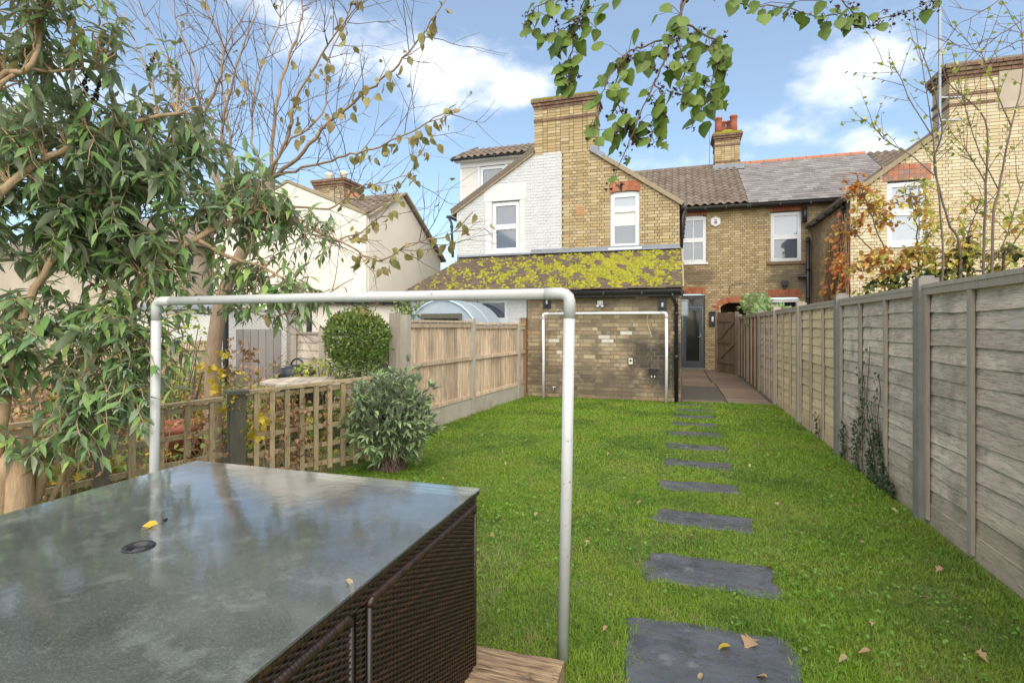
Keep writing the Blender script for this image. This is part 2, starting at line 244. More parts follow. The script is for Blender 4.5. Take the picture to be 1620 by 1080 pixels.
# ---------------------------------------------------------------- helpers
WL = {}
def wloc(o): return WL.get(o.name, Vector((0, 0, 0)))
def thing(name, label, cat, loc=(0, 0, 0), group=None):
    o = bpy.data.objects.new(name, None); COL.objects.link(o); o.location = loc; o.empty_display_size = .1
    WL[o.name] = Vector(loc); tag(o, label, cat, group); return o
def tag(o, label, cat, group=None):
    o['label'] = label; o['category'] = cat
    if group: o['group'] = group
    return o
def put(name, me, parent=None, loc=(0, 0, 0), rot=None, scale=None):
    """one object; loc in world metres"""
    o = bpy.data.objects.new(name, me); COL.objects.link(o)
    L0 = Vector(loc)
    if parent is not None: o.parent = parent; o.location = L0 - wloc(parent)
    else: o.location = L0
    WL[o.name] = L0
    if rot is not None: o.rotation_euler = rot
    if scale is not None: o.scale = scale
    return o
class MB:
    def __init__(s): s.v = []; s.f = []
    def add(s, vs, fs):
        n = len(s.v); s.v += [tuple(p) for p in vs]; s.f += [tuple(i+n for i in f) for f in fs]; return s
    def box(s, c, size, M=None, jit=0.0):
        hx, hy, hz = (q/2 for q in size); c = Vector(c)
        vs = []
        for x, y, z in ((-1,-1,-1),(1,-1,-1),(1,1,-1),(-1,1,-1),(-1,-1,1),(1,-1,1),(1,1,1),(-1,1,1)):
            p = Vector((x*hx, y*hy, z*hz))
            if jit: p += Vector((random.uniform(-jit,jit), random.uniform(-jit,jit), random.uniform(-jit,jit)))
            if M is not None: p = M @ p
            vs.append(p + c)
        return s.add(vs, ((0,3,2,1),(4,5,6,7),(0,1,5,4),(1,2,6,5),(2,3,7,6),(3,0,4,7)))
    def rng(s, x0, x1, y0, y1, z0, z1): return s.box(((x0+x1)/2, (y0+y1)/2, (z0+z1)/2), (x1-x0, y1-y0, z1-z0))
    def bar(s, a, b, w, h, up=(0, 0, 1)):
        a, b = Vector(a), Vector(b); d = (b-a); ln = d.length; d.normalize()
        sd_ = d.cross(Vector(up)); sd_.normalize(); u2 = sd_.cross(d)
        M = Matrix((d, sd_, u2)).transposed()
        return s.box((a+b)/2, (ln, w, h), M)
    def tube(s, pts, rad, n=6, cap=True):
        pts = [Vector(p) for p in pts]
        if not hasattr(rad, '__len__'): rad = [rad]*len(pts)
        base = len(s.v); prev = None
        for i, p in enumerate(pts):
            t = (pts[min(i+1, len(pts)-1)] - pts[max(i-1, 0)])
            if t.length < 1e-9: t = Vector((0, 0, 1))
            t.normalize()
            a = prev if prev is not None else (Vector((1, 0, 0)) if abs(t.x) < .8 else Vector((0, 1, 0)))
            a = (a - t*a.dot(t)); a.normalize(); prev = a; b = t.cross(a)
            for k in range(n):
                an = 2*math.pi*k/n; s.v.append(tuple(p + (a*math.cos(an) + b*math.sin(an))*rad[i]))
        for i in range(len(pts)-1):
            for k in range(n):
                k2 = (k+1) % n; q = base+i*n
                s.f.append((q+k, q+k2, q+n+k2, q+n+k))
        if cap:
            s.f.append(tuple(base+k for k in reversed(range(n)))); q = base+(len(pts)-1)*n; s.f.append(tuple(q+k for k in range(n)))
        return s
    def lathe(s, c, prof, n=16):
        c = Vector(c); base = len(s.v)
        for r, z in prof:
            for k in range(n): an = 2*math.pi*k/n; s.v.append((c.x+r*math.cos(an), c.y+r*math.sin(an), c.z+z))
        for i in range(len(prof)-1):
            for k in range(n):
                k2 = (k+1) % n; q = base+i*n; s.f.append((q+k, q+k2, q+n+k2, q+n+k))
        s.f.append(tuple(base+k for k in reversed(range(n)))); q = base+(len(prof)-1)*n; s.f.append(tuple(q+k for k in range(n)))
        return s
    def prism(s, poly, off):
        """closed polygon of 3-D points pushed along off"""
        n = len(poly); off = Vector(off); p = [Vector(q) for q in poly]
        return s.add(p + [q+off for q in p], [tuple(reversed(range(n))), tuple(range(n, 2*n))] + [(i, (i+1) % n, n+(i+1) % n, n+i) for i in range(n)])
    def mesh(s, name, m, smooth=False, off=(0, 0, 0)):
        me = bpy.data.meshes.new(name); o = Vector(off)
        me.from_pydata([(x-o.x, y-o.y, z-o.z) for x, y, z in s.v], [], s.f); me.materials.append(m)
        if smooth: me.polygons.foreach_set('use_smooth', [True]*len(me.polygons))
        me.update(); return me
    def obj(s, name, m, parent=None, smooth=False, kind=None, label=None):
        off = wloc(parent) if parent is not None else Vector((0, 0, 0))
        o = put(name, s.mesh(name, m, smooth, off), parent, off)
        if kind: o['kind'] = kind
        if label: o['label'] = label
        return o
def solo(name, mb, m, label, cat, group=None, smooth=False):
    """a thing that is one mesh, its origin at its base"""
    a = np.array(mb.v); c = Vector(((a[:,0].min()+a[:,0].max())/2, (a[:,1].min()+a[:,1].max())/2, a[:,2].min()))
    o = put(name, mb.mesh(name, m, smooth, c), None, c); return tag(o, label, cat, group)
CA, SA = math.cos(YAW), math.sin(YAW)
def screen(p):
    """depth, and whether the point lies inside the picture (used only to choose which pieces become objects)"""
    zc = CA*p[1] - SA*p[0]
    if zc < .1: return zc, False
    r = (CA*p[0] + SA*p[1])/zc; v = (p[2]-1.35)/zc
    return zc, (-.99 < r < .99 and -.70 < v < .64)
class Plane:
    def __init__(s, O, n): s.O = Vector(O); s.n = Vector(n); s.u = Vector((-n[1], n[0], 0)); s.ang = math.atan2(s.u.y, s.u.x)
    def pt(s, u, z, d=0.0): return s.O + s.u*u + Vector((0, 0, z)) + s.n*d
    def M(s): return Matrix((s.u, -s.n, Vector((0, 0, 1)))).transposed()
    def box(s, mb, u0, u1, z0, z1, d0, d1): return mb.box(s.pt((u0+u1)/2, (z0+z1)/2, (d0+d1)/2), (abs(u1-u0), abs(d1-d0), abs(z1-z0)), s.M())
def unit_box(name, m, jit=0.0):
    return MB().box((0, 0, 0), (1, 1, 1), None, jit).mesh(name, m)
_ub = {}
def ubox(m, jit=.02):
    if m.name not in _ub: _ub[m.name] = [unit_box(m.name+' piece', m, jit) for _ in range(3)]
    return random.choice(_ub[m.name])
def cut(iv, a, b):
    out = []
    for p, q in iv:
        if b <= p or a >= q: out.append((p, q)); continue
        if a > p: out.append((p, a))
        if b < q: out.append((b, q))
    return out
def brick_wall(parent, pl, z0, z1, ivf, holes, m, mm, n_single, thick=.2, bond='flemish', special=(), relief=.009, wall_name='wall'):
    """mortar body with every brick laid proud of it; the largest in view are objects, the rest one joined part"""
    ch, j = .075, .012
    body = MB(); todo = []
    k = 0; z = z0
    while z < z1-.02:
        za, zb = z, min(z+ch, z1)
        iv = ivf((za+zb)/2)
        for (a, b, c, d) in holes:
            if c < zb-.004 and d > za+.004: iv = cut(iv, a, b)
        for a, b in iv:
            if b-a > .004: pl.box(body, a, b, za, zb, -thick, 0)
        if iv:
            lo = min(a for a, b in iv)-.3; hi = max(b for a, b in iv)+.3
            u = math.floor(lo/.34)*.34 + (.1125+.05 if k % 2 else 0)
            h = k % 2
            while u < hi:
                wd = .215 if (bond == 'stretcher' or h % 2 == 0) else .1025
                for a, b in iv:
                    p, q = max(u, a), min(u+wd, b)
                    if q-p > .03: todo.append((p, q, za+j*.5, zb-j*.5))
                u += wd+j; h += 1
        z += ch; k += 1
    wall = body.obj(wall_name, mm, parent)
    rows = []
    for t in todo:
        c = pl.pt((t[0]+t[1])/2, (t[2]+t[3])/2); zc, ins = screen(c); rows.append((not ins, zc/((t[1]-t[0])+.05), t, c))
    rows.sort(key=lambda r: (r[0], r[1]))
    rest = MB()
    for i, (o_, _, t, c) in enumerate(rows):
        d1 = relief+random.uniform(-.0025, .003); mm_ = m
        for (su, sz, sm) in special:
            if t[0] <= su <= t[1] and t[2]-.006 <= sz <= t[3]+.006: mm_ = sm
        if i < n_single and not o_ or mm_ is not m:
            put('brick', ubox(mm_), wall, c + pl.n*(d1-.03), (random.uniform(-.01,.01), random.uniform(-.006,.006), pl.ang+random.uniform(-.006,.006)), (t[1]-t[0], .06, t[3]-t[2]))
        else:
            rest.box(c + pl.n*(d1-.03), (t[1]-t[0], .06, t[3]-t[2]), pl.M() @ Euler((random.uniform(-.01,.01), 0, 0)).to_matrix(), .0015)
    if rest.v: rest.obj('bricks', m, wall, kind='stuff')
    return wall
def flat_arch(parent, pl, u0, u1, z0, h, m, camber=.03, rows=2, w=.075):
    """brick-on-end lintel with a slight rise"""
    a = MB(); n = round((u1-u0)/w); w = (u1-u0)/n
    def lift(u): return camber*(1-((u-(u0+u1)/2)/((u1-u0)/2))**2)
    for i in range(n): pl.box(a, u0+i*w, u0+(i+1)*w, z0+lift(u0+(i+.5)*w), z0+h+lift(u0+(i+.5)*w)*.6, -.15, .004)
    arch = a.obj('arch', m_mortar_pale, parent)
    for i in range(n):
        for r in range(rows):
            hh = h/rows; l = lift(u0+(i+.5)*w)*(1-.4*r/rows)
            put('brick', ubox(m), arch, pl.pt(u0+(i+.5)*w, z0+hh*(r+.5)+l, -.028+random.uniform(0,.003)), (0, ((i+.5)/n-.5)*.25, pl.ang), (w-.008, .09, hh-.009))
    return arch
def window(parent, pl, u0, u1, z0, z1, splits=(.5,), glass=m_glass, vbars=0, sill=True, m=m_upvc, arch=0.0, blind=None, fw=.055, setback=.045):
    """plastic window: outer frame, one sash per split, panes and a sill"""
    f = MB(); d0, d1 = -setback-.06, -setback
    pl.box(f, u0, u0+fw, z0, z1, d0, d1); pl.box(f, u1-fw, u1, z0, z1, d0, d1)
    pl.box(f, u0+fw, u1-fw, z0, z0+fw, d0, d1-.001); pl.box(f, u0+fw, u1-fw, z1-fw, z1, d0, d1-.001)
    if arch:
        n = 8
        for i in range(n):
            a, b = u0+(u1-u0)*i/n, u0+(u1-u0)*(i+1)/n; x = ((i+.5)/n-.5)*2; pl.box(f, a, b, z1, z1+arch*(1-x*x), d0, d1-.002)
    zs = [z0+fw] + [z0+(z1-z0)*s for s in splits] + [z1-fw]
    win = None; panes = []
    for i in range(len(zs)-1):
        a, b = zs[i], zs[i+1]; sw = .045
        if i > 0: pl.box(f, u0+fw, u1-fw, a-.02, a+.02, d0, d1+.004); a += .02
        if i < len(zs)-2: b -= .02
        pl.box(f, u0+fw, u0+fw+sw, a, b, d0, d1+.012); pl.box(f, u1-fw-sw, u1-fw, a, b, d0, d1+.012)
        pl.box(f, u0+fw+sw, u1-fw-sw, a, a+sw, d0, d1+.011); pl.box(f, u0+fw+sw, u1-fw-sw, b-sw, b, d0, d1+.011)
        ia, ib = u0+fw+sw, u1-fw-sw
        for q in range(vbars): x = ia+(ib-ia)*(q+1)/(vbars+1); pl.box(f, x-.011, x+.011, a+sw, b-sw, d0+.01, d1+.006)
        panes.append((ia, ib, a+sw, b-sw, i))
    win = f.obj('window', m, parent)
    for ia, ib, a, b, i in panes:
        gm = glass[i] if isinstance(glass, (list, tuple)) else glass
        k = vbars+1
        for q in range(k):
            pn = MB(); pl.box(pn, ia+(ib-ia)*q/k, ia+(ib-ia)*(q+1)/k, a, b, d0+.02, d0+.036); pn.obj('pane', gm, win)
        if blind and i == blind[0]:
            bl = MB(); pl.box(bl, ia+.005, ib-.005, b-(b-a)*blind[1], b, d0+.0365, d0+.039); bl.obj('blind', blind[2], win)
    if sill:
        s_ = MB(); pl.box(s_, u0-.05, u1+.05, z0-.055, z0-.002, -.12, .05); s_.obj('sill', m, win)
    return win
def slope_pieces(parent, O, u, s, wid, length, tw, gauge, mk, m, n_single, lim=None, tilt=.0, name='tile', stagger=True, rest_name=None, jit=.004):
    """roof covering: rows from the eaves up, each piece a real tile lapping the one below"""
    O, u, s = Vector(O), Vector(u).normalized(), Vector(s).normalized(); n = u.cross(s).normalized()
    M0 = Matrix((u, s, n)).transposed(); Mt = M0 @ Matrix.Rotation(tilt, 3, 'X')
    var = [mk().mesh(name, m) for _ in range(3)]
    rows = []; nr = int(length/gauge)
    for r in range(nr):
        x = -(tw/2 if stagger and r % 2 else 0)
        while x < wid-.02:
            xa, xb = x, x+tw
            lo, hi = (lim(r*gauge) if lim else (0, wid))
            if xb > lo+.03 and xa < hi-.03:
                c = O + u*((max(xa,lo)+min(xb,hi))/2) + s*(r*gauge+gauge*.5); sx = (min(xb,hi)-max(xa,lo))/tw
                zc, ins = screen(c); rows.append((not ins, zc/sx, c, sx))
            x += tw
    rows.sort(key=lambda q: (q[0], q[1])); rest = MB()
    for i, (o_, _, c, sx) in enumerate(rows):
        me = random.choice(var); c = c + n*random.uniform(-jit, jit)*.6
        Mr = Mt @ Euler((random.uniform(-jit, jit)*3, random.uniform(-jit, jit)*2, random.uniform(-jit, jit)*2)).to_matrix()
        if i < n_single and not o_: put(name, me, parent, c, Mr.to_euler(), (sx, 1, 1))
        else: rest.add([Mr @ Vector((v.co.x*sx, v.co.y, v.co.z)) + c for v in me.vertices], [tuple(p.vertices) for p in me.polygons])
    if rest.v: rest.obj(rest_name or name+'s', m, parent, kind='stuff')
def flat_tile(tw, tl, th):
    def mk():
        b = MB(); g = random.uniform(.002, .006); b.box((0, 0, th/2), (tw-g, tl, th), None, .0025); return b
    return mk
def wave_tile(tw, tl, th, amp):
    def mk():
        n = 8; b = MB(); top = []; 
        for y in (-tl/2, tl/2):
            for i in range(n+1):
                x = -tw/2+tw*i/n; h = amp*(.5+.5*math.cos(2*math.pi*i/n*1.0+math.pi))
                top.append((x*.995, y, h+th))
        bot = [(x, y, z-th) for x, y, z in top]; k = n+1; fs = []
        for i in range(n): fs += [(i, i+1, k+i+1, k+i), (2*k+i+1, 2*k+i, 3*k+i, 3*k+i+1), (i, 2*k+i, 2*k+i+1, i+1)]
        return b.add(top+bot, fs)
    return mk

# ---- plants
def leaf_mesh(kind='lance', m=None, fold=.25, curl=.3):
    """leaf along +Y, unit long, midrib folded, tip curling"""
    prof = {'lance': [(0, .012), (.16, .10), (.40, .15), (.68, .095), (1, .004)], 'oval': [(0, .015), (.15, .22), (.42, .34), (.72, .22), (1, .006)],
            'heart': [(0, .04), (.06, .33), (.32, .42), (.66, .25), (1, .006)], 'round': [(0, .05), (.12, .3), (.45, .46), (.8, .34), (1, .05)],
            'ivy': [(0, .03), (.1, .42), (.3, .24), (.45, .40), (.62, .16), (1, .005)], 'star': [(0, .03), (.12, .45), (.28, .2), (.5, .5), (.66, .2), (1, .01)]}[kind]
    b = MB(); vs = []; fs = []
    for y, wd in prof:
        c = curl*random.uniform(.6, 1.4); z = -c*y*y*.5; q = fold*random.uniform(.6, 1.3)
        vs += [(-wd, y, z+wd*q), (random.uniform(-.01, .01), y, z), (wd, y, z+wd*q*random.uniform(.7, 1.2))]
    for i in range(len(prof)-1):
        a = 3*i; fs += [(a, a+1, a+4, a+3), (a+1, a+2, a+5, a+4)]
    b.add(vs, fs); me = b.mesh(kind+' leaf', m, True); return me
def frame_from(d, up):
    d = Vector(d).normalized(); x = d.cross(Vector(up))
    if x.length < 1e-4: x = d.cross(Vector((1, 0, 0)))
    x.normalize(); z = x.cross(d); return Matrix((x, d, z)).transposed()
def leaves(parent, items, meshes, n_single, name='leaf', rest='foliage', label=None):
    """items: (position, direction, up, length, mesh index or None). The largest in view become parts, the rest one joined part"""
    rows = []
    for it in items:
        zc, ins = screen(it[0]); rows.append((not ins, zc/it[3] if zc > 0 else 9e9, it))
    rows.sort(key=lambda q: (q[0], q[1]))
    groups = {}
    for i, (o_, _, (p, d, up, ln, k)) in enumerate(rows):
        me = meshes[k if k is not None else random.randrange(len(meshes))]
        Mf = frame_from(d, up)
        if i < n_single and not o_: put(name, me, parent, p, Mf.to_euler(), (ln,)*3)
        else: groups.setdefault(me.name, (me, []))[1].append((Mf, p, ln))
    bymat = {}
    for me, lst in groups.values():
        co = np.array([v.co[:] for v in me.vertices]); fc = [tuple(p.vertices) for p in me.polygons]
        bymat.setdefault(me.materials[0].name, []).append((me, co, fc, lst))
    off = wloc(parent) if parent is not None else Vector((0, 0, 0)); objs = []
    for mn, parts in bymat.items():
        V = []; Fs = []; n0 = 0
        for me, co, fc, lst in parts:
            Ms = np.array([[list(r) for r in M_] for M_, p, l in lst]); Ps = np.array([list(p) for M_, p, l in lst]); Ls = np.array([l for M_, p, l in lst])
            vv = np.einsum('nij,kj->nki', Ms, co)*Ls[:, None, None] + Ps[:, None, :]
            V.append(vv.reshape(-1, 3)); f = np.array(fc); idx = np.arange(len(lst))*len(co)+n0
            Fs.append((f[None]+idx[:, None, None]).reshape(-1, 4)); n0 += len(lst)*len(co)
        V = np.concatenate(V)-np.array(off); Fs = np.concatenate(Fs)
        me2 = quadmesh(rest, V, Fs, bpy.data.materials[mn]); o = put(rest, me2, parent, off); o['kind'] = 'stuff'; objs.append(o)
    return objs
def quadmesh(name, V, F, m, smooth=True):
    k = F.shape[1]; me = bpy.data.meshes.new(name); me.vertices.add(len(V)); me.vertices.foreach_set('co', V.astype(np.float32).ravel())
    me.loops.add(F.size); me.loops.foreach_set('vertex_index', F.astype(np.int32).ravel())
    me.polygons.add(len(F)); me.polygons.foreach_set('loop_start', (np.arange(len(F))*k).astype(np.int32)); me.polygons.foreach_set('loop_total', np.full(len(F), k, np.int32))
    if smooth: me.polygons.foreach_set('use_smooth', np.ones(len(F), bool))
    me.materials.append(m); me.update(calc_edges=True); return me
def rv(a=1.0): return Vector((random.uniform(-a, a), random.uniform(-a, a), random.uniform(-a, a)))
def bezier(pts, n=4, wob=.0):
    """smooth path through points (Catmull-Rom) with a little wobble"""
    P = [Vector(p) for p in pts]; P = [P[0]*2-P[1]] + P + [P[-1]*2-P[-2]]; out = []
    for i in range(1, len(P)-2):
        for k in range(n):
            t = k/n; a, b, c, d = P[i-1:i+3]
            out.append(.5*((2*b)+(c-a)*t+(2*a-5*b+4*c-d)*t*t+(3*b-a-3*c+d)*t**3) + (rv(wob) if wob and (i > 1 or k) else Vector((0, 0, 0))))
    out.append(P[-2]); return out
def taper(n, a, b): return [a+(b-a)*i/(n-1) for i in range(n)]
def branch(mb, pts, r0, r1, sides=6, n=4, wob=.0):
    q = bezier(pts, n, wob); mb.tube(q, taper(len(q), r0, r1), sides); return q
def twigs(mb, p, d, ln, r, depth, tips, spread=.6, kids=3, up=.1, wob=.12, sides=4, nodes=None):
    """a twig that bends and forks; tips and nodes collect places for leaves"""
    d = Vector(d).normalized(); n = 5; pts = [Vector(p)]; dd = d.copy()
    for i in range(n):
        dd = (dd + rv(wob) + Vector((0, 0, up*.2))).normalized(); pts.append(pts[-1]+dd*(ln/n))
    mb.tube(pts, taper(n+1, r, r*.45), sides, cap=False)
    if nodes is not None:
        for i in range(1, n+1): nodes.append((pts[i], (pts[i]-pts[i-1]).normalized(), depth))
    if depth <= 0: tips.append((pts[-1], dd)); return
    for k in range(kids):
        i = random.randint(2, n); side = rv(1); side = (side - dd*side.dot(dd)).normalized()
        twigs(mb, pts[i], dd + side*spread*random.uniform(.6, 1.3), ln*random.uniform(.5, .85), r*.6, depth-1, tips, spread, kids, up, wob, sides, nodes)
# ---------------------------------------------------------------- ground, lawn, paving
LW = lambda y: -3.2 + (y-5.8)*.083          # line of the close-board fence
def sheet(name, x0, x1, y0, y1, z, m, step=None, amp=0.0):
    nx = max(1, int((x1-x0)/step)) if step else 1; ny = max(1, int((y1-y0)/step)) if step else 1
    b = MB(); vs = [(x0+(x1-x0)*i/nx, y0+(y1-y0)*j/ny, z+(amp*math.sin(i*1.7+j*.6)*math.sin(j*1.3-i*.4) if amp else 0)) for j in range(ny+1) for i in range(nx+1)]
    b.add(vs, [(j*(nx+1)+i, j*(nx+1)+i+1, (j+1)*(nx+1)+i+1, (j+1)*(nx+1)+i) for j in range(ny) for i in range(nx)])
    o = b.obj(name, m); o['kind'] = 'structure'; return o
sheet('ground', -400, 400, -60, 900, -.03, m_ground)
sheet('lawn', -3.6, 1.72, .2, 9.96, -.012, m_soil, .25, .006)
sheet('path', .06, 1.72, 9.96, 17.69, -.008, m_gravel_base)
PATH = bpy.data.objects['path']
def flag(x0, x1, y0, y1, z=.012):
    b = MB(); j = .012
    q = [(x0+j, y0+j), (x1-j, y0+j), (x1-j, y1-j), (x0+j, y1-j)]; q = [(x+random.uniform(-.008, .008), y+random.uniform(-.008, .008)) for x, y in q]
    b.prism([(x, y, -.03) for x, y in q], (0, 0, .03+z+random.uniform(-.004, .004))); b.obj('flagstone', m_paving, PATH)
for y0, y1 in ((10.0,10.75),(10.75,11.6),(11.6,12.4),(12.4,13.3),(13.3,14.1),(14.1,15.0),(15.0,15.9),(15.9,16.8),(16.8,17.6)): flag(.86 if y0 < 13 else .80, 1.58, y0, y1)
for y0, y1 in ((12.6,13.5),(13.5,14.4),(14.4,15.4),(15.4,16.4),(16.4,17.5)): flag(.10, .84 if y0 < 13 else .78, y0, y1)
flag(.08, .82, 9.98, 10.3)

# ---------------------------------------------------------------- our house: brick half of the gable, lean-to, main rear wall
house = thing('terraced_house', 'yellow brick terraced house with mossy lean-to roof and dark glazed back door', 'house', (-1.3, 9.95, 0))
white = thing('terraced_house', 'half of the gable pair painted white with a clad dormer window', 'house', (-4.2, 9.95, 0))
mid = thing('terraced_house', 'brick house with grey slate roof and a sash window over a dark stained sill', 'house', (2.9, 17.7, 0))
gab = thing('terraced_house', 'pale brick gable house with a big chimney behind the autumn shrubs', 'house', (5.7, 14, 0))
pE = Plane((0, 9.95, 0), (0, -1, 0)); pG = Plane((0, 13, 0), (0, -1, 0)); pM = Plane((0, 17.7, 0), (0, -1, 0)); pR = Plane((0, 14, 0), (0, -1, 0))
# lean-to front wall
SPW = [(u, z, m_brick_whitechip) for u, z in [(pE.u.dot(Vector(p)), p[2]) for p in ((-1.281, 9.95, 1.978), (-1.083, 9.95, 1.456), (-0.852, 9.95, 1.303), (-0.795, 9.95, 1.233), (-1.281, 9.95, 1.16), (-1.152, 9.95, 1.09), (-2.2, 9.95, 0.863), (-1.758, 9.95, 0.869), (-2.162, 9.95, 1.095), (-0.647, 9.95, 1.884))]]
brick_wall(house, pE, 0, 2.0, lambda z: [(-2.80, .055)], [], m_brick_old, m_mortar_old, 300, special=SPW, relief=.010)
wl_ = brick_wall(white, pE, 0, 2.05, lambda z: [(-5.35, -2.82)], [(-3.86, -3.18, .9, 1.93)], m_brick_paint, m_mortar_white, 60, relief=.003)
window(white, pE, -3.86, -3.18, .9, 1.93, splits=(.55,), glass=m_glass)
pES = Plane((.06, 9.95, 0), (1, 0, 0))
brick_wall(house, pES, 0, 3.0, lambda z: [(max(0, (z-2.0)/.345), 3.04)], [], m_brick_old, m_mortar, 0, relief=.006, thick=.15)
# lean-to roof: plain tiles, split at the party line
sv = Vector((0, 3.25, 1.11)); sl = sv.length
def tileset(par, x0, x1, n, lim=None): slope_pieces(par, (x0, 9.70, 2.045), (1, 0, 0), sv, x1-x0, sl, .165, .098, flat_tile(.165, .185, .021), m_tile, n, lim, tilt=-.10, stagger=True, jit=.008)
for par, x0, x1, nm in ((house, -2.66, .10, 300), (white, -5.42, -2.66, 150)):
    b = MB(); b.prism([(x0+.02, 9.74, 2.0), (x0+.02, 12.98, 3.10), (x0+.02, 12.98, 2.98), (x0+.02, 9.86, 1.93)], (x1-x0-.04, 0, 0)); ro = b.obj('roof', m_tile, par)
    tileset(ro, x0, x1, nm)
    # moss grows in cushions, thickest towards the right-hand half
    mo = MB(); nn = 0
    for _ in range(9000):
        x = random.uniform(x0, x1); t = random.random()
        f = math.exp(-((x+1.2)/.85)**2)*(1.25-1.5*abs(t-.50)) + .17*math.exp(-((x+3.2)/1.5)**2)*(1-abs(t-.4)) + .02
        f *= max(0, -.15+1.5*(.5+.5*math.sin(x*6.1+t*5)*math.sin(x*3.3-t*11+1)+.3*math.sin(x*17+t*23)))
        if random.random() > f*1.0: continue
        nn += 1; p = Vector((x, 9.70, 2.07)) + sv*t; t2 = round(t*34)/34; p = Vector((x, 9.70, 2.068)) + sv*(t*.4+t2*.6)
        r = random.uniform(.014, .060); h = random.uniform(.016, .048); k = 7; a0 = random.random()*6
        ring = [p + Vector((r*math.cos(a0+6.283*q/k)*random.uniform(.7, 1.4), r*.9*math.sin(a0+6.283*q/k)*random.uniform(.7, 1.3), r*.3*math.sin(a0+6.283*q/k)-.012)) for q in range(k)]
        r2 = [p + (q_-p)*.6 + Vector((0, 0, h*random.uniform(.6, 1))) for q_ in ring]
        mo.add(ring+r2+[p+Vector((0, 0, h*1.1))], [(q, (q+1) % k, k+(q+1) % k, k+q) for q in range(k)] + [(k+q, k+(q+1) % k, 2*k) for q in range(k)])
    mo.obj('moss', m_moss, ro, True, 'stuff')
vb = MB(); vb.bar((.105, 9.68, 2.03), (.105, 12.98, 3.16), .03, .07); vb.obj('verge', m_verge, house)
fl = MB(); fl.bar((-3.55, 12.975, 3.235), (.06, 12.975, 3.215), .17, .02, (0, -1, 0)); fl.bar((-3.55, 12.87, 3.165), (.08, 12.87, 3.145), .22, .022, (0, .34, 1)); fl.obj('flashing', m_lead, house)
fl = MB(); fl.bar((-5.6, 12.975, 3.20), (-3.57, 12.975, 3.20), .09, .02, (0, -1, 0)); fl.bar((-5.5, 12.88, 3.155), (-3.57, 12.88, 3.155), .2, .022, (0, .34, 1)); fl.obj('flashing', m_lead, white)
def gutter(par, a, b, r=.055):
    g = MB(); a, b = Vector(a), Vector(b); d = (b-a).normalized(); sd_ = d.cross(Vector((0, 0, 1))); n = 8; pr = []
    for k in range(n+1): an = math.pi*k/n; pr.append((math.cos(an)*r, -math.sin(an)*r))
    for k in range(n-1, 0, -1): an = math.pi*k/n; pr.append((math.cos(an)*r*.86, -math.sin(an)*r*.86+.006))
    g.prism([a+sd_*x+Vector((0, 0, z)) for x, z in pr], b-a); L_ = (b-a).length; k = int(L_/.9)+1
    for i in range(k+1): c = a+(b-a)*(i/k*.98+.01); g.bar(c-d*.012+Vector((0,0,-.03)), c+d*.012+Vector((0,0,-.03)), 2*r*1.12, r*1.3)
    return g.obj('gutter', m_black, par, False)
def pipe(par, pts, r=.034, name='downpipe', m=m_black, collars=True):
    p = MB(); q = [Vector(v) for v in pts]; p.tube(q, r, 10)
    if collars:
        for i in range(len(q)-1):
            ln = (q[i+1]-q[i]).length
            if ln > .9:
                for k in range(int(ln/.9)+1): c = q[i].lerp(q[i+1], (k+.12)/(ln/.9+.3)); d = (q[i+1]-q[i]).normalized(); p.tube([c-d*.03, c+d*.03], r*1.3, 10)
    return p.obj(name, m, par, True)
gutter(house, (-2.66, 9.655, 2.00), (.11, 9.655, 1.985)); gutter(white, (-5.42, 9.655, 2.02), (-2.68, 9.655, 2.00))
fb = MB(); fb.rng(-2.66, .10, 9.72, 9.80, 1.90, 2.02); fb.obj('fascia', m_black, house)
fb = MB(); fb.rng(-5.40, -2.68, 9.72, 9.80, 1.93, 2.04); fb.obj('fascia', m_upvc, white)
pipe(house, [(-.08, 9.655, 1.96), (-.08, 9.655, 1.88), (-.015, 9.82, 1.74), (-.015, 9.88, 1.68), (-.015, 9.88, .02)])

# gable: verge heights
def topR(u): return 5.70 - (u+2.03)*.68 if u > -2.03 else 5.72
ivB = lambda z: [(-2.757, .05 if z < 4.25 else max(-2.7, -2.03+(5.67-z)/.683))]
ivW = lambda z: [((-5.62 if z < 4.42 else -5.52+(z-4.50)*1.61), -2.765)]
brick_wall(house, pG, 3.06, 5.72, ivB, [(-1.56, -.86, 3.27, 4.60)], m_brick, m_mortar, 240)
brick_wall(white, pG, 3.06, 5.76, ivW, [(-4.62, -3.87, 3.30, 4.60)], m_brick_paint, m_mortar_white, 200, relief=.007)
window(house, pG, -1.56, -.86, 3.27, 4.60, splits=(.70,), glass=(m_glass, m_glass_pale), arch=.05, blind=(0, .42, m_clad))
flat_arch(house, pG, -1.58, -.84, 4.60, .24, m_brick_red, .05)
window(white, pG, -4.62, -3.87, 3.30, 4.60, splits=(.50,), glass=m_glass)
sr = MB()                                    # raised painted band round the white window
pG.box(sr, -4.80, -4.635, 3.22, 4.62, -.05, .015); pG.box(sr, -3.855, -3.72, 3.22, 4.62, -.05, .015); pG.box(sr, -4.84, -3.68, 4.62, 5.06, -.05, .022); pG.box(sr, -4.80, -3.70, 3.16, 3.24, -.05, .03)
sr.obj('window_surround', m_white, white)
m_airbrick = mat('orange buff air brick', [(.44,.26,.13), (.37,.21,.10)], 8, rough=.9, bump=.3)
vn = MB(); pG.box(vn, -2.42, -2.18, 4.12, 4.36, -.03, .012)
for i in range(4): pG.box(vn, -2.41, -2.19, 4.14+i*.054, 4.165+i*.054, .012, .018)
vn.obj('air_brick', m_airbrick, house)
ap = MB()
pG.box(ap, -4.35, -4.34, 3.70, 3.75, -.08, -.07); ap = None
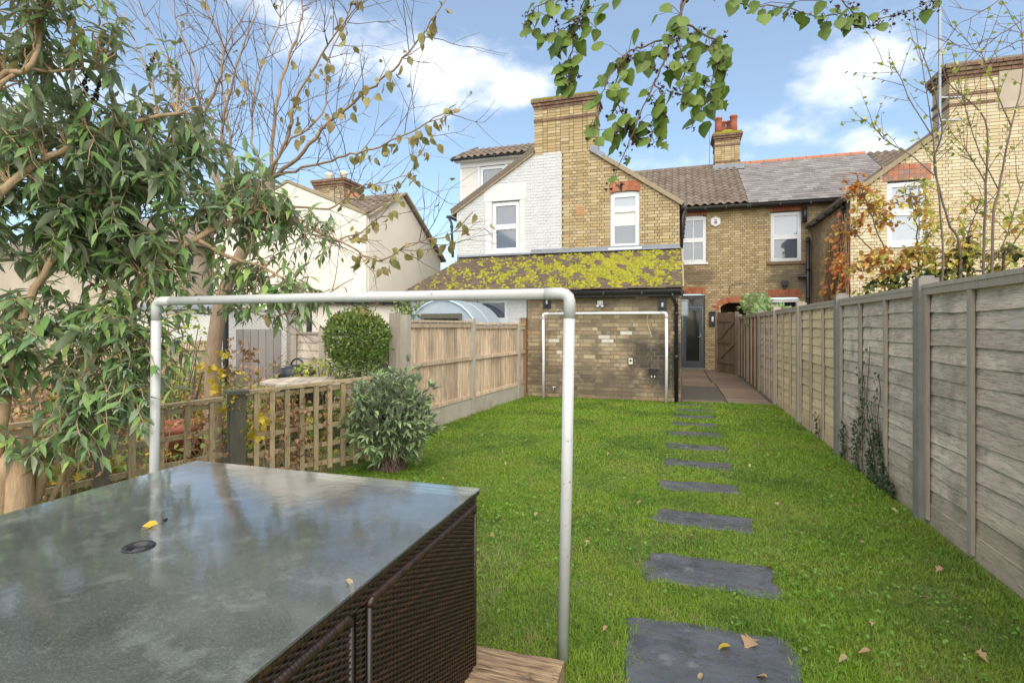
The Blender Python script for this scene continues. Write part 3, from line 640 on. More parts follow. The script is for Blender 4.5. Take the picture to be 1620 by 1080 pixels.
# verges and roofs of the two halves
vb = MB(); vb.bar((-2.0, 12.97, 5.70), (.13, 12.97, 4.235), .10, .10, (0, -1, 0)); vb.obj('verge', m_verge, house)
vb = MB(); vb.bar((-3.50, 12.97, 5.79), (-5.75, 12.97, 4.37), .10, .07, (0, -1, 0)); vb.obj('verge', m_verge, white)
ve = MB(); ve.bar((-3.48, 12.95, 5.86), (-5.76, 12.95, 4.425), .12, .045, (0, -1, 0)); ve.obj('verge_tile', m_pantile, white)
rb = MB(); rb.prism([(-2.76, 13.05, 6.20), (.16, 13.05, 4.22), (.16, 13.05, 4.30), (-2.76, 13.05, 6.28)], (0, 5.2, 0)); rb.obj('outrigger_roof', m_pantile, house)
rb = MB(); rb.prism([(-2.78, 13.05, 6.27), (-5.80, 13.05, 4.34), (-5.80, 13.05, 4.42), (-2.78, 13.05, 6.34)], (0, 5.0, 0)); rb.obj('outrigger_roof', m_pantile, white)
pGS = Plane((.05, 13.0, 0), (1, 0, 0))
brick_wall(house, pGS, 0, 4.2, lambda z: [(.21, 4.7)], [], m_brick, m_mortar, 0, thick=.2)
b = MB(); b.rng(-5.60, -5.45, 13.21, 17.6, 0, 4.3); b.obj('side_wall', m_white, white)
gutter(house, (.16, 13.0, 4.20), (.16, 17.5, 4.20)); pipe(house, [(.15, 13.12, 4.13), (.12, 13.10, 3.9), (.10, 13.08, 3.2)])
gutter(white, (-5.86, 12.96, 4.33), (-5.86, 17.5, 4.33)); pipe(white, [(-5.84, 12.98, 4.28), (-5.74, 12.93, 4.1), (-5.70, 12.92, 3.2)])

def stack(par, x0, x1, y0, y1, z0, z1, m, mm, n1, bands, patch=None, cap=True):
    """chimney stack: four brick faces, corbelled bands and a mortar cap"""
    ch = MB(); ch.rng(x0+.03, x1-.03, y0+.03, y1-.03, z0-.4, z1+.02); st = ch.obj('chimney', mm, par)
    fr = Plane((0, y0, 0), (0, -1, 0)); rt = Plane((x1, 0, 0), (1, 0, 0)); lf = Plane((x0, 0, 0), (-1, 0, 0))
    for pl, iv, n in ((fr, (x0, x1), n1), (rt, (y0, y1), n1//4), (lf, (-y1, -y0), n1//3)):
        ch_, j = .075, .01; k = 0; z = z0; rest = MB(); rows = []
        while z < z1-.03:
            u = iv[0]-(.1125 if k % 2 else 0); h = k % 2
            while u < iv[1]:
                wd = .215 if h % 2 == 0 else .1025; p, q = max(u, iv[0]), min(u+wd, iv[1])
                if q-p > .03: rows.append((p, q, z+.005, min(z+ch_, z1)-.005))
                u += wd+j; h += 1
            z += ch_; k += 1
        rows.sort(key=lambda t: -(t[1]-t[0]))
        for i, t in enumerate(rows):
            c = pl.pt((t[0]+t[1])/2, (t[2]+t[3])/2, -.025+random.uniform(-.002, .003))
            if i < n and screen(c)[1]: put('brick', ubox(m), st, c, (0, 0, pl.ang), (t[1]-t[0], .06, t[3]-t[2]))
            else: rest.box(c, (t[1]-t[0], .06, t[3]-t[2]), pl.M(), .0015)
        if rest.v: rest.obj('bricks', m, st, kind='stuff')
    for z, hgt, ov, m2 in bands:
        bb = MB(); nseg = int((x1-x0+2*ov)/.1125); ww = (x1-x0+2*ov)/nseg
        for i in range(nseg): bb.rng(x0-ov+i*ww+.004, x0-ov+(i+1)*ww-.004, y0-ov+random.uniform(-.004, .004), y1+ov, z+.004, z+hgt-.004)
        bb.rng(x0-ov+.01, x1+ov-.01, y0-ov+.012, y1+ov-.01, z, z+hgt); o = bb.obj('corbel_course', m2, st, kind='stuff')
    return st
gs = stack(house, -3.47, -1.93, 13.0, 13.75, 5.70, 7.0, m_brick, m_mortar, 90, [(6.55, .075, .025, m_corbel), (6.86, .075, .02, m_corbel), (6.94, .075, .05, m_corbel), (7.015, .075, .085, m_corbel)])
cp = MB(); cp.prism([(-3.54, 12.92, 7.09), (-1.86, 12.92, 7.09), (-1.86, 13.82, 7.09), (-3.54, 13.82, 7.09)], (0, 0, .04)); cp.obj('flaunching', m_moss, gs)
lf_ = MB(); lf_.rng(-2.05, -1.85, 12.94, 13.05, 5.66, 5.80); lf_.bar((-2.0, 12.93, 5.72), (-1.72, 12.93, 5.53), .12, .03, (0, -1, 0)); lf_.obj('flashing', m_lead, gs)

# main rear wall of our house, door, window
brick_wall(house, pM, 0, 5.06, lambda z: [(.06, 2.14)], [(.10, .84, .0, 2.36), (.10, .88, 3.38, 4.83), (1.30, 2.10, 0, 2.06)] , m_brick, m_mortar, 160)
window(house, pM, .10, .88, 3.38, 4.83, splits=(.50,), vbars=1, arch=.05); flat_arch(house, pM, .08, .90, 4.85, .22, m_brick_red, .05)
flat_arch(house, pM, .04, .86, 2.37, .22, m_brick_red, .03)
dr = MB(); d0, d1 = -.12, -.05
for a, b_, c, d in ((.10, .17, 0, 2.36), (.77, .84, 0, 2.36), (.17, .77, 2.30, 2.36), (.17, .77, 1.98, 2.06), (.17, .77, 0, .05)): pM.box(dr, a, b_, c, d, d0, d1)
df = dr.obj('door_frame', m_door, house)
tl = MB(); pM.box(tl, .17, .77, 2.06, 2.30, -.10, -.085); tl.obj('pane', m_glass_dark, df)
db = MB()
for a, b_, c, d in ((.175, .275, .055, 1.975), (.665, .765, .055, 1.975), (.275, .665, 1.87, 1.975), (.275, .665, .055, .26)): pM.box(db, a, b_, c, d, -.11, -.045)
dd_ = db.obj('door', m_door, house); g_ = MB(); pM.box(g_, .275, .665, .26, 1.87, -.09, -.075); g_.obj('pane', m_glass_dark, dd_)
hd = MB(); hd.tube([pM.pt(.715, 1.03, -.05), pM.pt(.715, 1.03, .0), pM.pt(.61, 1.03, .0)], .011, 8); pM.box(hd, .70, .73, .93, 1.12, -.046, -.038); hd.obj('handle', m_steel, dd_, True)
sl_ = MB(); pM.box(sl_, .04, .90, -.02, .045, -.1, .12); sl_.obj('door_step', m_concrete_grey, house)
cn = MB(); cn.tube([pM.pt(1.55, 2.36, .012), pM.pt(1.55, 2.62, .012), pM.pt(1.58, 2.66, .012), pM.pt(2.13, 2.70, .012)], .008, 5); cn.obj('cable', m_black, house)
# passage arch: red brick ring over the dark passage
aw = MB(); 
ring = house; cxp = 1.70; ah = MB()
for i in range(15):
    t0 = math.pi*(.17+.66*i/15); t1 = math.pi*(.17+.66*(i+1)/15); q = []
    for r_, t in ((.62, t0), (.62, t1), (.84, t1), (.84, t0)): q.append(pM.pt(cxp-math.cos(t)*r_*.92, 1.62+math.sin(t)*r_*.82, .012))
    ah = MB(); ah.prism(q, (0, .12, 0)); ah.obj('arch_brick', m_brick_red, house)
ps = MB(); ps.rng(1.10, 2.3, 19.5, 19.6, 0, 2.5); ps.obj('passage_end', m_brick_old, house)
bk = MB(); bk.rng(1.10, 1.28, 17.72, 19.5, 0, 2.4); bk.rng(2.12, 2.3, 17.72, 19.5, 0, 2.4); bk.obj('passage_side', m_brick_old, house); bk = MB(); bk.rng(1.10, 2.3, 17.95, 19.6, 2.4, 2.5); bk.obj('passage_ceiling', m_brick_old, house)
# main roof over our house
mv = Vector((0, 3.6, 2.22)); ml = mv.length
def roof_slab(par, x0, x1, m): 
    b = MB(); b.prism([(x0, 17.42, 5.08), (x0, 21.0, 7.29), (x0, 21.0, 7.15), (x0, 17.5, 4.98)], (x1-x0, 0, 0)); b.prism([(x0, 21.0, 7.29), (x0, 24.6, 5.07), (x0, 24.6, 4.95), (x0, 21.0, 7.15)], (x1-x0, 0, 0)); return b.obj('roof', m, par)
ro = roof_slab(house, -2.76, 2.06, m_pantile)
slope_pieces(ro, (-2.76, 17.40, 5.11), (1, 0, 0), mv, 4.82, ml, .23, .30, wave_tile(.23, .33, .018, .058), m_pantile, 260, tilt=-.07, stagger=False)
rg = MB()
for i in range(11): rg.tube([(-2.7+i*.44, 21.0, 7.30), (-2.28+i*.44, 21.0, 7.30)], .11, 10)
rg.obj('ridge', m_pantile, ro, kind='stuff')
gutter(house, (.2, 17.36, 5.05), (2.06, 17.36, 5.04)); fb = MB(); fb.rng(.1, 2.06, 17.44, 17.6, 4.98, 5.10); fb.obj('fascia', m_black, house)
st = stack(house, 1.32, 2.16, 20.7, 21.5, 7.05, 8.35, m_brick, m_mortar, 40, [(7.35, .075, .03, m_corbel), (7.95, .075, .03, m_corbel), (8.15, .075, .03, m_corbel), (8.23, .075, .07, m_corbel), (8.31, .08, .11, m_corbel)])
cp = MB(); cp.prism([(1.25, 20.6, 8.38), (2.23, 20.6, 8.38), (2.23, 21.6, 8.38), (1.25, 21.6, 8.38)], (0, 0, .07)); cp.lathe((1.74, 21.1, 8.44), [(.45, 0), (.3, .14), (.2, .16)], 14); cp.obj('flaunching', m_moss, st)
for x, y, h in ((1.45, 20.85, .62), (1.62, 21.25, .60), (1.98, 20.95, .68), (1.88, 21.3, .62)):
    p = MB(); p.lathe((x, y, 8.44), [(.13, 0), (.125, h*.55), (.115, h*.86), (.14, h*.88), (.14, h*.98), (.115, h), (.09, h-.1)], 14); p.obj('chimney_pot', m_pot, st, True)
fl = MB(); fl.rng(1.24, 2.3, 20.55, 20.69, 6.98, 7.24); fl.bar((1.24, 20.5, 7.0), (2.3, 20.5, 7.0), .3, .02); fl.obj('flashing', m_lead, st)

# slate-roofed middle house
brick_wall(mid, pM, 0, 5.06, lambda z: [(2.145, 3.84)], [(2.72, 3.56, 3.33, 4.82), (2.66, 3.52, 1.2, 2.24)], m_brick, m_mortar, 200)
window(mid, pM, 2.72, 3.56, 3.33, 4.82, splits=(.50,), glass=(m_glass, m_glass_pale), sill=False); flat_arch(mid, pM, 2.70, 3.58, 4.83, .22, m_brick_red, .03)
s_ = MB(); pM.box(s_, 2.60, 3.66, 3.24, 3.33, -.1, .07); s_.obj('stone_sill', m_corbel, mid)
window(mid, pM, 2.66, 3.52, 1.2, 2.20, splits=(.62,), glass=m_glass_dark, vbars=1); flat_arch(mid, pM, 2.64, 3.56, 2.22, .24, m_brick_red, .05)
ro = roof_slab(mid, 2.07, 6.2, m_slate)
slope_pieces(ro, (2.07, 17.40, 5.11), (1, 0, 0), mv, 4.12, ml, .27, .20, flat_tile(.27, .30, .020), m_slate, 300, tilt=-.065, name='slate', jit=.003)
for i in range(9):
    b = MB(); b.tube([(2.10+i*.455, 21.0, 7.30), (2.10+i*.455+.44, 21.0, 7.30)], .11, 10); b.obj('ridge_tile', m_ridge, ro)
gutter(mid, (2.07, 17.36, 5.04), (5.4, 17.36, 5.03)); fb = MB(); fb.rng(2.07, 5.6, 17.44, 17.6, 4.98, 5.10); fb.obj('fascia', m_black, mid)
pipe(mid, [(3.62, 17.56, 4.45), (3.62, 17.56, 4.92)], .07, 'flue'); pipe(mid, [(3.70, 17.52, 4.0), (3.70, 17.52, .1)], .055, 'soil_pipe')
pp = MB(); pp.tube([(3.45, 17.62, 2.85), (3.70, 17.52, 2.85)], .06, 10); pp.obj('pipe_branch', m_black, mid)

# right-hand gable house
ivR = lambda z: [(3.83 if z < 4.33 else 3.83+(z-4.33)/.745, 8.6)]
brick_wall(gab, pR, 0, 5.80, ivR, [(4.56, 5.30, 3.20, 4.62)], m_brick_far, m_mortar_pale, 260)
window(gab, pR, 4.56, 5.30, 3.20, 4.62, splits=(.52,), glass=m_glass_pale, vbars=0); flat_arch(gab, pR, 4.46, 5.40, 4.64, .36, m_brick_mixed, .02, rows=3, w=.11)
brick_wall(gab, pM, 4.125, 5.06, lambda z: [(3.845, 5.9)], [], m_brick, m_mortar, 20, wall_name='upper_wall')
pRS = Plane((3.83, 14, 0), (-1, 0, 0))
brick_wall(gab, pRS, 0, 4.30, lambda z: [(-3.68, -.21)], [(-2.0, -1.2, .95, 2.0)], m_brick, m_mortar, 60)
window(gab, pRS, -2.0, -1.2, .95, 1.98, splits=(.6,), glass=m_glass_dark, vbars=1); flat_arch(gab, pRS, -2.04, -1.16, 2.0, .30, m_brick_red, .07)
gutter(gab, (3.74, 13.9, 4.33), (3.74, 17.3, 4.33), .065); pipe(gab, [(3.76, 14.3, 4.27), (3.78, 14.3, .1)], .04)
vb = MB(); vb.bar((3.70, 13.97, 4.30), (5.74, 13.97, 5.82), .10, .07, (0, -1, 0)); vb.obj('verge', m_verge, gab)
rb = MB(); rb.prism([(3.66, 14.05, 4.32), (7.0, 14.05, 6.82), (7.0, 14.05, 6.9), (3.66, 14.05, 4.40)], (0, 4.5, 0)); rb.prism([(7.0, 14.05, 6.82), (10.3, 14.05, 4.32), (10.3, 14.05, 4.4), (7.0, 14.05, 6.9)], (0, 4.5, 0)); rb.obj('outrigger_roof', m_pantile, gab)
ro = roof_slab(gab, 6.21, 12, m_pantile); slope_pieces(ro, (6.21, 17.40, 5.11), (1, 0, 0), mv, 2.6, ml, .23, .30, wave_tile(.23, .33, .018, .058), m_pantile, 60, tilt=-.07, stagger=False)
st = stack(gab, 5.74, 7.45, 14.0, 14.8, 5.70, 7.05, m_brick_far, m_mortar_pale, 110, [(6.20, .075, .02, m_corbel), (6.42, .075, .03, m_corbel), (6.78, .075, .02, m_corbel), (6.86, .075, .05, m_corbel), (6.94, .075, .085, m_corbel), (7.02, .075, .115, m_corbel)])
p = MB(); p.rng(6.62, 7.3, 13.965, 14.02, 6.05, 6.85); p.obj('render_patch', m_far, st)
cp = MB(); cp.prism([(5.64, 13.9, 7.09), (7.55, 13.9, 7.09), (7.55, 14.9, 7.09), (5.64, 14.9, 7.09)], (0, 0, .05)); cp.obj('flaunching', m_concrete_grey, st)
for x in (6.0, 6.42, 6.9):
    p = MB(); p.lathe((x, 14.4, 7.12), [(.17, 0), (.17, .04), (.14, .07), (.10, .08)], 14); p.obj('chimney_pot', m_pot, st, True)

# dormer and main roof of the white half
rs = roof_slab(white, -7.3, -2.78, m_pantile)
b = MB(); b.rng(-7.25, -5.62, 17.7, 17.9, 0, 5.0); b.obj('rear_wall', m_white, white)
dm = MB(); dm.rng(-6.92, -3.3, 16.56, 20.4, 4.7, 6.86); dmo = dm.obj('dormer', m_clad, white)
pD = Plane((0, 16.5, 0), (0, -1, 0)); z = 4.95
while z < 6.72:
    for a, b_ in cut([(-6.96, -3.3)], -6.30, -5.38) if z+.17 > 5.5 else [(-6.96, -3.3)]:
        bd = MB(); c0 = pD.pt((a+b_)/2, z+.085, -.005); bd.box(c0, (b_-a, .03, .175), Euler((.10, 0, 0)).to_matrix(), .001); bd.obj('clad_board', m_clad, dmo)
    z += .165
fr_ = MB(); pD.box(fr_, -6.98, -3.3, 6.70, 6.90, -.06, .05); pD.box(fr_, -6.99, -6.93, 4.9, 6.7, -.06, .03); pD.box(fr_, -6.36, -6.29, 5.4, 6.70, -.02, .035); pD.box(fr_, -5.39, -5.32, 5.4, 6.70, -.02, .035); fr_.obj('trim', m_upvc, dmo)
window(white, pD, -6.28, -5.40, 5.5, 6.68, splits=(.36,), glass=m_glass, sill=False, setback=-.0)
ev = Vector((0, .95, .62)); O_ = (-7.15, 16.2, 6.93)
b = MB(); b.prism([(-7.10, 16.24, 6.90), (-3.2, 16.24, 6.90), (-3.2, 17.15, 7.50), (-6.62, 17.15, 7.50)], (0, 0, .03)); b.prism([(-6.62, 17.15, 7.50), (-3.2, 17.15, 7.50), (-3.2, 20, 7.52), (-6.62, 20, 7.52)], (0, 0, .03)); dr_ = b.obj('dormer_roof', m_pantile, white)
slope_pieces(dr_, O_, (1, 0, 0), ev, 4.1, ev.length, .23, .30, wave_tile(.23, .33, .018, .058), m_pantile, 70, lim=lambda t: (t*.42, 4.1), tilt=-.07, stagger=False)
b = MB(); b.bar((-7.15, 16.22, 6.99), (-6.66, 17.15, 7.57), .16, .06); b.obj('hip', m_pantile, dr_)
gutter(white, (-7.2, 16.15, 6.92), (-3.3, 16.15, 6.92)); bx = MB(); pD.box(bx, -7.12, -3.3, 6.86, 6.895, .055, .30); bx.obj('soffit', m_upvc, white)

# ---------------------------------------------------------------- cream houses on the left
cream = thing('cream_house', 'cream rendered house with a brown tiled gable left of the white one', 'house', (-11.5, 15, 0))
b = MB(); b.prism([(-9, 14.06, 0), (-9, 19.2, 0), (-9, 19.2, 3.99), (-9, 16.157, 5.845), (-9, 14.06, 4.73)], (-6, 0, 0)); b.obj('gable_wall', m_cream, cream)
b = MB(); b.prism([(-14.9, 13.95, 0), (-9.02, 13.95, 0), (-9.02, 13.95, 4.73), (-11.9, 13.95, 5.95), (-14.9, 13.95, 4.73)], (0, 3, 0)); b.obj('front_gable', m_cream, cream)
cs = Vector((0, 2.10, 1.115)); rbm = MB(); rbm.prism([(-8.93, 14.0, 4.70), (-8.93, 16.157, 5.86), (-8.93, 19.35, 3.93), (-8.93, 19.35, 4.03), (-8.93, 16.157, 5.96), (-8.93, 14.0, 4.80)], (-3.0, 0, 0)); ro = rbm.obj('roof', m_pantile, cream)
slope_pieces(ro, (-12.0, 14.05, 4.83), (1, 0, 0), cs, 3.05, 2.34, .30, .30, wave_tile(.30, .34, .014, .05), m_pantile, 120, tilt=-.07, stagger=False)
b = MB(); b.bar((-8.90, 16.157, 5.93), (-8.90, 19.4, 3.97), .07, .12, (1, 0, 0)); b.bar((-8.90, 16.157, 5.93), (-8.90, 13.98, 4.73), .07, .10, (1, 0, 0)); b.obj('verge', m_verge, cream)
b = MB(); b.prism([(-9.05, 13.92, 4.76), (-11.9, 13.92, 5.97), (-14.95, 13.92, 4.74), (-14.95, 13.92, 4.82), (-11.9, 13.92, 6.06), (-9.05, 13.92, 4.85)], (0, 2.4, 0)); b.obj('front_roof', m_verge, cream)
st = stack(cream, -13.4, -12.1, 17.2, 18.4, 5.6, 7.0, m_brick_old, m_mortar, 40, [(6.7, .075, .04, m_corbel), (6.8, .09, .08, m_corbel), (6.9, .1, .12, m_corbel)])
for x in (-13.1, -12.45):
    p = MB(); p.lathe((x, 17.7, 7.0), [(.14, 0), (.13, .3), (.16, .33), (.15, .4), (.11, .4)], 12); p.obj('chimney_pot', m_cream, st, True)
b = MB(); b.prism([(-12.1, 17.2, 5.1), (-10.0, 17.2, 5.1), (-11.9, 17.2, 6.55)], (0, 1.5, 0)); b.obj('party_wall', m_ridge, cream)
cl = thing('outbuilding', 'low flat roofed cream extension with a black gutter behind the clipped bush', 'outbuilding', (-7, 11, 0))
b = MB(); b.rng(-9.6, -5.75, 10.8, 13.9, 0, 1.93); b.obj('wall', m_cream, cl); b = MB(); b.rng(-9.7, -5.62, 10.68, 13.93, 1.93, 2.02); b.obj('roof', m_lead, cl)
gutter(cl, (-9.7, 10.66, 1.97), (-5.6, 10.66, 1.90)); pipe(cl, [(-5.66, 10.66, 1.88), (-5.45, 10.70, 1.70), (-5.42, 10.72, 1.45), (-5.42, 10.72, .05)], .04)
far = thing('cream_house', 'pale house glimpsed through the dark leaves at the far left', 'house', (-19, 14, 0))
b = MB(); b.rng(-26, -15.8, 13.5, 20, 0, 4.2); b.obj('wall', m_far, far); b = MB(); b.prism([(-26.3, 13.2, 4.1), (-26.3, 16.7, 5.9), (-26.3, 20.3, 4.1)], (10.8, 0, 0)); b.obj('roof', m_pantile, far)
pF = Plane((0, 13.5, 0), (0, -1, 0)); window(far, pF, -19.2, -17.9, 1.2, 2.6); window(far, pF, -24, -22.6, 1.2, 2.6)

def hanging_pole(name, label, p, h, r=.02, m=m_steel):
    b = MB(); b.tube([p, (p[0], p[1], p[2]+h)], r, 8); return b
b = hanging_pole('', '', (5.52, 13.9, 5.35), 4.2, .03); b.bar((5.5, 13.9, 5.9), (5.95, 14.0, 5.9), .03, .03); b.bar((5.5, 13.9, 6.4), (5.95, 14.0, 6.4), .03, .03)
solo('aerial_mast', b, m_steel, 'tall grey aerial mast beside the big right-hand chimney', 'mast')
b = hanging_pole('', '', (1.15, 21.0, 7.3), 2.0, .012); solo('aerial_mast', b, m_steel, 'thin pole left of the chimney with red pots', 'mast')
b = hanging_pole('', '', (-11.5, 18.2, 5.3), 2.2, .025); solo('aerial_mast', b, m_steel, 'thin pole beside the cream house chimney', 'mast')
# ---------------------------------------------------------------- right-hand lap fence
FX = 1.67
rf = thing('lap_fence', 'long weathered lap panel fence with concrete posts along the lawn', 'fence', (FX, 9, 0))
def lap_board(ln, m):
    b = MB(); n = 5; vs = []
    for i in range(n+1):
        y = -ln/2+ln*i/n; w_ = random.uniform(-.010, .008)
        vs += [(0.002, y, .075), (.011, y, .075), (.003, y, -.072+w_), (-.010+random.uniform(-.002, .002), y, -.072+w_)]
    fs = []
    for i in range(n):
        a = 4*i; c = a+4; fs += [(a, a+3, c+3, c), (a+3, a+2, c+2, c+3), (a+2, a+1, c+1, c+2), (a+1, a, c, c+1)]
    fs += [(0, 1, 2, 3), (4*n+3, 4*n+2, 4*n+1, 4*n)]
    return b.add(vs, fs).mesh('lap board', m)
def panel(y0, y1, m, top, bm):
    var = [lap_board(y1-y0-.09, m) for _ in range(4)]; z = .20; cy = (y0+y1)/2
    while z < top-.06:
        put('board', random.choice(var), rf, (FX+random.uniform(-.003, .003), cy, z), (0, random.uniform(-.02, .02), random.choice((0, 3.14159)) if False else 0)); z += .110+random.uniform(-.006, .006)
    for yy in (y0+.07, y0+(y1-y0)*.345, y0+(y1-y0)*.66, y1-.07):
        put('batten', ubox(bm, .008), rf, (FX-.026, yy, top/2-.01), (random.uniform(-.006, .006), 0, 0), (.022, .042, top-.06))
    put('capping_rail', ubox(bm, .004), rf, (FX-.010, cy, top-.015), None, (.065, y1-y0-.10, .028)); put('top_rail', ubox(bm, .004), rf, (FX-.028, cy, top-.052), None, (.022, y1-y0-.10, .045))
    put('gravel_board', ubox(m, .004), rf, (FX+.004, cy, .055), None, (.03, y1-y0-.09, .15))
PY = (.55, 2.50, 4.40, 6.40, 8.30, 10.2, 12.1, 14.0, 15.9)
PM = [m_wood_grey, m_wood_grey, m_wood_grey, m_wood_warm, m_wood_warm, m_wood_grey, m_wood_brown, m_wood_brown]
for i in range(len(PY)-1): panel(PY[i], PY[i+1], PM[i], 1.645, m_batten)
for i, y in enumerate(PY):
    b = MB(); x0, x1 = FX-.065, FX+.055; b.prism([(x0, y-.05, -.1), (x0, y+.05, -.1), (x1, y+.05, -.1), (x1, y-.05, -.1)], (0, 0, 1.79)); b.prism([(x0+.02, y-.03, 1.69), (x0+.02, y+.03, 1.69), (x1-.02, y+.03, 1.69), (x1-.02, y-.03, 1.69)], (0, 0, .018))
    b.obj('post', m_concrete_grey if i not in (4, 5) else m_batten, rf)
# ---------------------------------------------------------------- left close-board fence
lf = thing('close_board_fence', 'pale feather-edge fence on concrete gravel boards beside the brick lean-to wall', 'fence', (-3.0, 7.8, 0))
def along(p0, p1):
    p0, p1 = Vector(p0), Vector(p1); d = p1-p0; return p0, d, d.length, math.atan2(d.y, d.x)
P_ = [(LW(5.8), 5.8), (LW(7.62), 7.62), (LW(9.50)+.02, 9.50), (-2.86, 9.90)]
for i in range(3):
    p0, d, ln, an = along((*P_[i], 0), (*P_[i+1], 0)); top = 1.455-.02*i; n = max(3, int(ln/.104)); ww = (ln-.10)/n; dn = d.normalized(); nrm = Vector((dn.y, -dn.x, 0))
    for k in range(n):
        c = p0 + dn*(.05+ww*(k+.5)) + nrm*random.uniform(-.003, .003)
        put('board', ubox(m_wood_pale, .012), lf, c+Vector((0, 0, (.235+top-.05)/2)), (random.uniform(-.004, .004), 0, an+.13), (ww*1.06, .018, top-.05-.235))
    m_ = p0 + d/2
    for z_, h_, w_ in ((.87, .055, .045), (top-.085, .06, .03), (.28, .05, .03)): put('rail', ubox(m_wood_pale, .006), lf, m_+nrm*.022+Vector((0, 0, z_)), (0, 0, an), (ln-.11, w_, h_))
    put('capping_rail', ubox(m_wood_pale, .004), lf, m_+nrm*.01+Vector((0, 0, top-.03)), (0, 0, an), (ln-.11, .075, .03))
    put('gravel_board', ubox(m_concrete, .004), lf, m_+Vector((0, 0, .11)), (0, 0, an), (ln-.11, .05, .30))
for i, (x, y) in enumerate(P_):
    b = MB(); 
    if i < 3: b.rng(x-.05, x+.055, y-.05, y+.05, -.1, 1.50-.02*i); b.obj('post', m_concrete, lf)
    else: b.rng(x-.05, x+.05, y-.05, y+.05, -.1, 1.50); b.rng(x-.065, x+.065, y-.065, y+.065, 1.50, 1.53); b.obj('post', m_wood_brown, lf, label='brown stained end post')
# the dark fence that turns left behind the clipped bush
bf = thing('lap_fence', 'dark grey lap fence turning away behind the clipped round bush', 'fence', (-4.3, 6.2, 0))
q0, d, ln, an = along((-3.27, 5.72, 0), (-5.6, 6.75, 0)); dn = d.normalized()
for k in range(10): put('board', ubox(m_wood_grey, .01), bf, q0+d/2+Vector((0, 0, .13+k*.118)), (.10, 0, an), (ln-.1, .014, .145))
for t in (0.01, .34, .67, 1): c = q0+d*t; b = MB(); b.rng(c.x-.05, c.x+.05, c.y-.06, c.y+.04, -.1, 1.52 if t < .1 else 1.34); b.obj('post', m_batten, bf)
put('capping_rail', ubox(m_batten, .004), bf, q0+d/2+Vector((0, 0, 1.26)), (0, 0, an), (ln-.1, .06, .03))

# ---------------------------------------------------------------- trellis fence
tr = thing('trellis_fence', 'low square lattice trellis fence with a thick capped post behind the table', 'fence', (-3.5, 3.5, 0))
def trellis(p0, p1, z0, top0, top1, nv, nh):
    p0, d, ln, an = along((*p0, 0), (*p1, 0)); dn = d.normalized(); nrm = Vector((dn.y, -dn.x, 0))
    for k in range(nv):
        t = (k+.5)/nv; tp = top0+(top1-top0)*t; c = p0+d*t
        put('upright', ubox(m_trellis, .02), tr, c+nrm*.012+Vector((0, 0, (tp+z0)/2)), (random.uniform(-.012, .012), 0, an), (.040, .022, tp-z0))
    for k in range(nh):
        z = z0+.06+(min(top0, top1)-z0-.10)*k/(nh-1); a = p0+Vector((0, 0, z)); b_ = p1_ = p0+d+Vector((0, 0, z+(top1-top0)*(k/(nh-1))))
        c = (a+b_)/2; put('crosspiece', ubox(m_trellis, .012), tr, c-nrm*.012, (0, -math.atan2(b_.z-a.z, ln), an), (ln, .020, .038))
    a = p0+Vector((0, 0, top0+.012)); b_ = p0+d+Vector((0, 0, top1+.012)); put('capping_rail', ubox(m_trellis, .006), tr, (a+b_)/2, (0, -math.atan2(b_.z-a.z, ln), an), (ln+.02, .062, .026))
TP = (-3.46, 3.46); trellis((-3.40, 3.52), (-2.80, 4.46), .06, .80, .85, 9, 5); trellis((-3.92, 1.75), (-3.50, 3.36), .06, .74, .76, 9, 4)
for (x, y), s_, h, m_ in ((TP, .058, .80, m_post), ((-3.70, 2.56), .04, .70, m_post), ((-3.93, 1.74), .045, .74, m_post), ((-2.79, 4.50), .04, .84, m_post)):
    b = MB(); b.box((x, y, h/2-.05), (2*s_, 2*s_, h+.1), Matrix.Rotation(1.0, 3, 'Z'));  b.box((x, y, h+.015), (2.8*s_, 2.8*s_, .03), Matrix.Rotation(1.0, 3, 'Z')); b.obj('post', m_, tr)

# ---------------------------------------------------------------- goals
def goal(label, xl, xr, y, top, r, m, lean=0.0, back=None):
    g = thing('football_goal', label, 'goal', ((xl+xr)/2, y, 0), 'garden football goals')
    e = .035
    for x in (xl, xr):
        b = MB(); pts = [Vector((x-lean, y, -.04)), Vector((x-lean*.5+.004, y, top*.5)), Vector((x, y, top-e))]; b.tube(pts, r, 16); b.obj('post', m, g, True)
        b = MB(); s_ = 1 if x == xl else -1
        b.tube([(x, y, top-.10), (x, y, top-e*.9)] + [(x+s_*(1-math.cos(t))*e, y, top-e*.9+math.sin(t)*e*.9) for t in (.5, 1.0, 1.5708)] + [(x+s_*.10, y, top)], r*1.05, 14); b.obj('corner_elbow', m, g, True)
    b = MB(); b.tube([(xl+e, y, top), ((xl+xr)/2, y, top+.003), (xr-e, y, top)], r*.97, 16); b.obj('crossbar', m, g, True)
    return g
g1 = goal('big off white pipe goal frame standing right behind the rattan table', -2.632, -.415, 2.10, 1.485, .0232, m_pipe, .030)
g2 = goal('small bright white goal standing against the brown brick wall', -2.445, -.185, 9.80, 1.60, .026, m_pipe_white)

